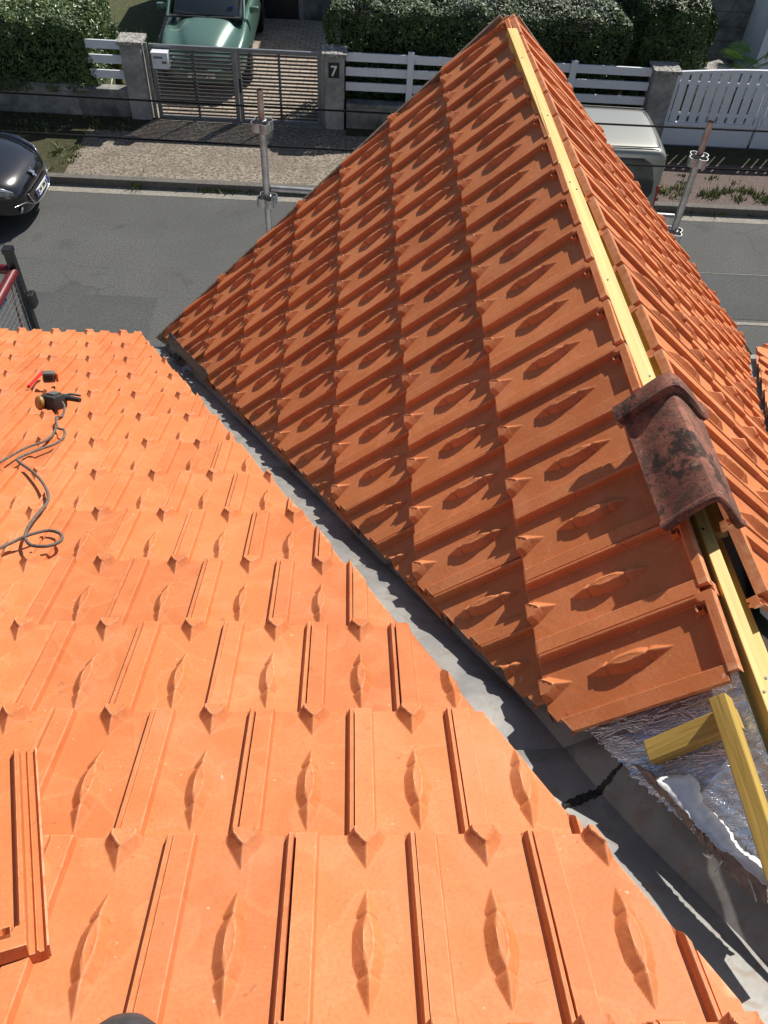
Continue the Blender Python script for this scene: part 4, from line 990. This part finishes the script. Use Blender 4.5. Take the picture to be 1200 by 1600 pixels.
# ------------------------------------------------------------------ vehicles
def ring(y, pts):      # pts: half section (x, z) from the sill up to the centre line; mirrored
    return [(x, y, z) for x, z in pts]+[(-x, y, z) for x, z in pts[::-1] if x > 1e-6]
def wheel(root, x, y, r, wd=0.2):
    sg = 1 if x > 0 else -1; mw = Matrix.Translation((x, y, r)) @ Matrix.Rotation(math.pi/2*sg, 4, 'Y')
    o = D.objects.new('wheel', None); C.objects.link(o); o.parent = root; o.matrix_local = mw
    MB().lathe([(r*0.62, -wd/2), (r*0.95, -wd/2), (r, -wd/2+0.03), (r, wd/2-0.03), (r*0.95, wd/2), (r*0.62, wd/2)], 28).build('tyre', M_BLACKP, o, I4, smooth=40)
    MB().lathe([(r*0.3, wd/2-0.03), (r*0.615, wd/2-0.015), (r*0.615, wd/2+0.004), (r*0.15, wd/2-0.01)], 20).build('rim', M_TOOLG, o, I4, smooth=40)
def text_mesh(txt, size, ext=0.002):
    cu = D.curves.new('t', 'FONT'); cu.body = txt; cu.size = size; cu.extrude = ext; cu.align_x = 'CENTER'; cu.align_y = 'CENTER'; cu.offset = size*0.015
    o = D.objects.new('tmp', cu); C.objects.link(o); dg = bpy.context.evaluated_depsgraph_get(); me = D.meshes.new_from_object(o.evaluated_get(dg)); D.objects.remove(o); return me
def car_black():
    r = thing('parked_car', 'black hatchback nose with chrome grille trim parked at the left edge by the kerb', 'car', SM(-5.24, 12.08, rot=-math.pi/2-0.03))
    # local: y forward = along +s
    S = []
    def sec(y, hw, zt, zs, zl=0.22):
        return ring(y, [(0.0, zl), (hw*0.80, zl), (hw*0.96, zl+0.06), (hw, zs*0.62), (hw*0.985, zs), (hw*0.90, zs+(zt-zs)*0.62), (hw*0.62, zs+(zt-zs)*0.92), (hw*0.3, zt), (0.0, zt)])
    for y, hw, zt, zs in ((-4.2, 0.60, 0.82, 0.6), (-4.1, 0.80, 0.95, 0.75), (-3.4, 0.88, 1.0, 0.82), (-2.0, 0.90, 0.98, 0.82), (-1.15, 0.90, 0.97, 0.80), (-0.75, 0.88, 0.92, 0.74), (-0.42, 0.83, 0.84, 0.66), (-0.20, 0.73, 0.76, 0.58), (-0.07, 0.60, 0.66, 0.50), (0.0, 0.44, 0.52, 0.40)):
        S.append(sec(y, hw, zt, zs))
    MB().loft(S, close=True).build('body', M_CARBLK, r, I4, smooth=60, sub=2)
    cab = [(-3.9, .60, 1.0, 0.95), (-3.3, .68, 1.42, 0.95), (-2.4, .70, 1.50, 0.95), (-1.9, .70, 1.44, 0.95), (-1.15, .74, 0.99, 0.95)]
    MB().loft([ring(y, [(0, zb), (hw+0.10, zb), (hw, zt-0.04), (hw-0.12, zt), (0, zt+0.01)]) for y, hw, zt, zb in cab], close=True).build('windows', M_GLASS, r, I4, smooth=40)
    MB().loft([ring(y, [(0, zt), (hw, zt), (hw-0.05, zt+0.03), (0, zt+0.04)]) for y, hw, zt in ((-3.3, .60, 1.43), (-2.4, .62, 1.50), (-1.95, .60, 1.455))], close=True).build('roof', M_CARBLK, r, I4, smooth=40)
    for sg in (-1, 1):
        pts = [(0.60*sg, -0.14, 0.60), (0.69*sg, -0.24, 0.665), (0.795*sg, -0.50, 0.735), (0.865*sg, -0.80, 0.80)]
        b = MB(); R = []
        for (x, y, z), a in zip(pts, (0.03, 0.062, 0.075, 0.02)): R.append([(x+a*0.25*math.cos(t)*sg+0.012*sg, y+a*0.35*math.cos(t)+0.006, z+a*math.sin(t)+0.004) for t in [2*math.pi*i/12 for i in range(12)]])
        b.loft(R, close=True).build('headlight', M_LAMP, r, I4, smooth=60)
        MB().tube([(0.30*sg, 0.012, 0.30), (0.50*sg, -0.03, 0.42), (0.70*sg, -0.13, 0.44)], 0.008, 8).build('fog_trim', M_CHROME, r, I4, smooth=60)
        MB().lathe([(0.05, 0), (0.045, 0.014), (0.02, 0.02)], 16, Matrix.Translation((0.60*sg, -0.085, 0.345)) @ Matrix.Rotation(-math.pi/2-0.35, 4, 'X')).build('fog_light', M_LAMP, r, I4, smooth=50)
        wheel(r, 0.80*sg, -0.90, 0.32); wheel(r, 0.80*sg, -3.45, 0.32)
    gp = [(-0.40, -0.005, 0.50), (-0.36, 0.028, 0.36), (-0.25, 0.040, 0.30), (0, 0.050, 0.285), (0.25, 0.040, 0.30), (0.36, 0.028, 0.36), (0.40, -0.005, 0.50)]
    MB().tube(smooth_path([Vector(p) for p in gp], 6), 0.013, 8).build('grille_trim', M_CHROME, r, I4, smooth=60)
    g = MB(); g.loft([[(-0.37, 0.004, 0.50), (0.37, 0.004, 0.50)], [(-0.33, 0.030, 0.36), (0.33, 0.030, 0.36)], [(-0.22, 0.042, 0.30), (0.22, 0.042, 0.30)]]); g.build('grille', M_TRIM, r, I4)
    # front emblem: small rearing animal outline in bright metal
    e = MB(); ol = [(-0.035, -0.055), (-0.01, -0.03), (-0.03, 0.0), (-0.05, -0.005), (-0.035, 0.015), (-0.01, 0.02), (-0.02, 0.05), (0.0, 0.065), (0.022, 0.05), (0.012, 0.03), (0.035, 0.03), (0.04, 0.01), (0.02, 0.008), (0.03, -0.02), (0.05, -0.05), (0.03, -0.055), (0.008, -0.022), (-0.012, -0.055)]
    e.poly([(x, y, 0) for x, y in ol]); em = e.build('emblem', M_CHROME, r, Matrix.Translation((0, -0.035, 0.645)) @ Matrix.Rotation(-0.95, 4, 'X') @ Matrix.Scale(1.25, 4))
    md = em.modifiers.new('s', 'SOLIDIFY'); md.thickness = 0.012; md.offset = 0
    p = MB().box(-0.24, 0.24, -0.006, 0.006, -0.055, 0.055, bev=0.004).build('number_plate', M_PLATE, r, Matrix.Translation((0, 0.058, 0.43)) @ Matrix.Rotation(0.15, 4, 'X'))
    for x in (-0.215, 0.215): MB().box(x-0.023, x+0.023, 0.0062, 0.0082, -0.052, 0.052).build('blue_band', M_PBLUE, p, I4)
    t = link('lettering', text_mesh('CW 184 JL', 0.085), M_INK, p); t.matrix_local = Matrix.Translation((0, 0.0085, -0.002)) @ Matrix.Rotation(math.pi, 4, 'Z') @ Matrix.Rotation(math.pi/2, 4, 'X')
car_black()
def car_green():
    r = thing('parked_car', 'green rounded retro car facing the street in the drive behind the grey gate', 'car', SM(-3.38, 16.35, -6.9, rot=math.pi+0.03))
    S = []
    def sec(y, hw, zt, zf, hh):      # hood height, fender height, hood half width
        return ring(y, [(0.0, 0.22), (hw*0.82, 0.22), (hw*0.97, 0.3), (hw, 0.48), (hw*0.97, zf-0.08), (hw*0.88, zf), (hw*0.76, zf-0.02), (hh, zf-0.035+0.02), (hh*0.82, zt-0.02), (hh*0.4, zt), (0.0, zt+0.005)])
    for a in ((-4.2, .68, .80, .70, .5), (-4.05, .80, .98, .80, .55), (-3.3, .86, 1.0, .90, .6), (-2.2, .84, 1.0, .9, .6), (-1.5, .84, 1.0, .90, .62), (-1.1, .85, .985, .88, .55), (-0.7, .84, .93, .85, .46), (-0.35, .80, .85, .78, .38), (-0.12, .70, .74, .68, .30), (0.0, .55, .60, .56, .24)):
        S.append(sec(*a))
    MB().loft(S, close=True).build('body', M_CARGRN, r, I4, smooth=60, sub=2)
    cab = [(-4.0, .60, 1.15, 0.95), (-3.7, .62, 1.50, 0.95), (-2.6, .64, 1.60, 0.95), (-1.95, .61, 1.50, 0.95), (-1.22, .66, 1.01, 0.95)]
    MB().loft([ring(y, [(0, zb), (hw+0.08, zb), (hw+0.03, zb+(zt-zb)*0.5), (hw-0.02, zt-0.05), (hw-0.12, zt), (0, zt+0.015)]) for y, hw, zt, zb in cab], close=True).build('windows', M_GLASS, r, I4, smooth=40)
    MB().loft([ring(y, [(0, zt), (hw, zt), (hw-0.05, zt+0.04), (0, zt+0.055)]) for y, hw, zt in ((-3.75, .56, 1.48), (-3.3, .60, 1.58), (-2.6, .60, 1.595), (-2.05, .57, 1.515))], close=True).build('roof', M_CARGRN, r, I4, smooth=40)
    for sg in (-1, 1):
        MB().tube(smooth_path([Vector((0.735*sg, -1.16, 0.985)), Vector((0.70*sg, -1.6, 1.27)), Vector((0.60*sg, -2.02, 1.52))], 4), 0.030, 8).build('windscreen_pillar', M_CARGRN, r, I4, smooth=60)
        MB().box(-0.09, 0.09, -0.06, 0.05, -0.06, 0.06, bev=0.03).build('door_mirror', M_CARGRN, r, Matrix.Translation((0.90*sg, -1.55, 1.03)), smooth=60)
        MB().lathe([(0.10, 0), (0.095, 0.03), (0.06, 0.05)], 18, Matrix.Translation((0.60*sg, -0.11, 0.62)) @ Matrix.Rotation(-1.2, 4, 'X')).build('headlight', M_LAMP, r, I4, smooth=50)
        wheel(r, 0.76*sg, -0.85, 0.31); wheel(r, 0.76*sg, -3.45, 0.31)
        MB().tube([(0.12*sg+0.1, -1.19, 1.03), (0.35*sg+0.25, -1.24, 1.055)], 0.009, 6).build('wiper', M_TRIM, r, I4)
        MB().box(0.15*sg-0.03 if sg > 0 else -0.45, 0.45 if sg > 0 else -0.12, -2.2, -2.0, 0.96, 1.25, bev=0.04).build('seat_back', M_SEAT, r, I4)
    MB().box(-0.70, 0.70, -1.24, -1.17, 0.965, 1.0, bev=0.01).build('cowl', M_TRIM, r, I4)
    MB().box(-0.52, -0.42, -1.36, -1.355, 1.04, 1.14, Matrix.Rotation(0.0, 4, 'X')).build('sticker', M_PBLUE, r, I4)
    p = MB().box(-0.26, 0.26, 0.0, 0.012, -0.055, 0.055, bev=0.004).build('number_plate', M_PLATE, r, Matrix.Translation((0, 0.035, 0.38)))
    t = link('lettering', text_mesh('87 ARM 33', 0.08), M_INK, p); t.matrix_local = Matrix.Translation((0, 0.013, 0)) @ Matrix.Rotation(math.pi, 4, 'Z') @ Matrix.Rotation(math.pi/2, 4, 'X')
    b = MB(); b.tube([(-0.62, -0.05, 0.46), (-0.3, 0.04, 0.47), (0.3, 0.04, 0.47), (0.62, -0.05, 0.46)], 0.035, 8); b.build('bumper', M_CARGRN, r, I4, smooth=60)
car_green()
def van():
    r = thing('parked_van', 'beige silver van parked at the kerb, mostly hidden by the gable roof', 'van', SM(4.17, 12.33, rot=math.pi/2-0.0) @ Matrix.Diagonal((0.97, 1, 0.92, 1)))
    # local y forward = -s ; x lateral, +x = +t side... rear at y = 0
    S = []
    def sec(y, hw, zt, tuck=0.0):
        return ring(y, [(0.0, 0.25), (hw*0.9, 0.25), (hw, 0.35), (hw, 0.95), (hw*0.965, 1.35), (hw*0.93, zt-0.10), (hw*0.90, zt-0.03), (hw*0.84, zt), (hw*0.5, zt+0.012), (0.0, zt+0.02)])
    for a in ((-0.03, .74, 1.66), (-0.0, .78, 1.72), (0.08, .82, 1.79), (0.16, .82, 1.80), (0.6, .82, 1.80), (2.6, .82, 1.80), (3.0, .80, 1.70), (3.5, .78, 1.15), (4.1, .74, 0.95), (4.25, .6, .7)): S.append(sec(*a))
    MB().loft(S, close=True).build('body', M_CARSLV, r, I4, smooth=50, sub=1)
    for sg in (-1, 1):
        wx = lambda z: (0.82-0.072*(z-0.95) if z < 1.35 else 0.7915-0.083*(z-1.35))+0.010
        ol = [(0.10, 1.16), (0.14, 1.08), (0.45, 1.08), (1.1, 1.08), (1.15, 1.14), (1.15, 1.35), (1.12, 1.60), (1.06, 1.68), (0.34, 1.68), (0.20, 1.60), (0.12, 1.35)]
        MB().poly([(wx(z)*sg, y, z) for y, z in ol]).build('side_window', M_GLASS, r, I4)
        ol2 = [(y+1.10, z) for y, z in ol]
        MB().poly([(wx(z)*sg, y, z) for y, z in ol2]).build('side_window', M_GLASS, r, I4)
        MB().box(-0.012, 0.012, -0.04, 0.05, 0.92, 1.26, bev=0.006).build('tail_light', M_TAIL, r, Matrix.Translation((0.768*sg, 0.035, 0)))
        MB().tube([(0.66*sg, 0.12, 1.81), (0.70*sg, 2.7, 1.81)], 0.012, 8).build('roof_gutter', M_TRIM, r, I4)
        wheel(r, 0.72*sg, 0.75, 0.31); wheel(r, 0.72*sg, 3.3, 0.31)
    MB().box(-0.6, 0.6, -0.045, -0.03, 1.0, 1.45, Matrix.Identity(4)).build('rear_window', M_GLASS, r, I4)
    for y in (0.10, 0.13): MB().tube([(-0.60, y, 1.80), (0.60, y, 1.80)], 0.005, 6).build('tailgate_seam', M_TRIM, r, I4)
    MB().box(-0.75, 0.75, -0.08, 0.02, 0.32, 0.55, bev=0.03).build('rear_bumper', M_TRIM, r, I4)
van()
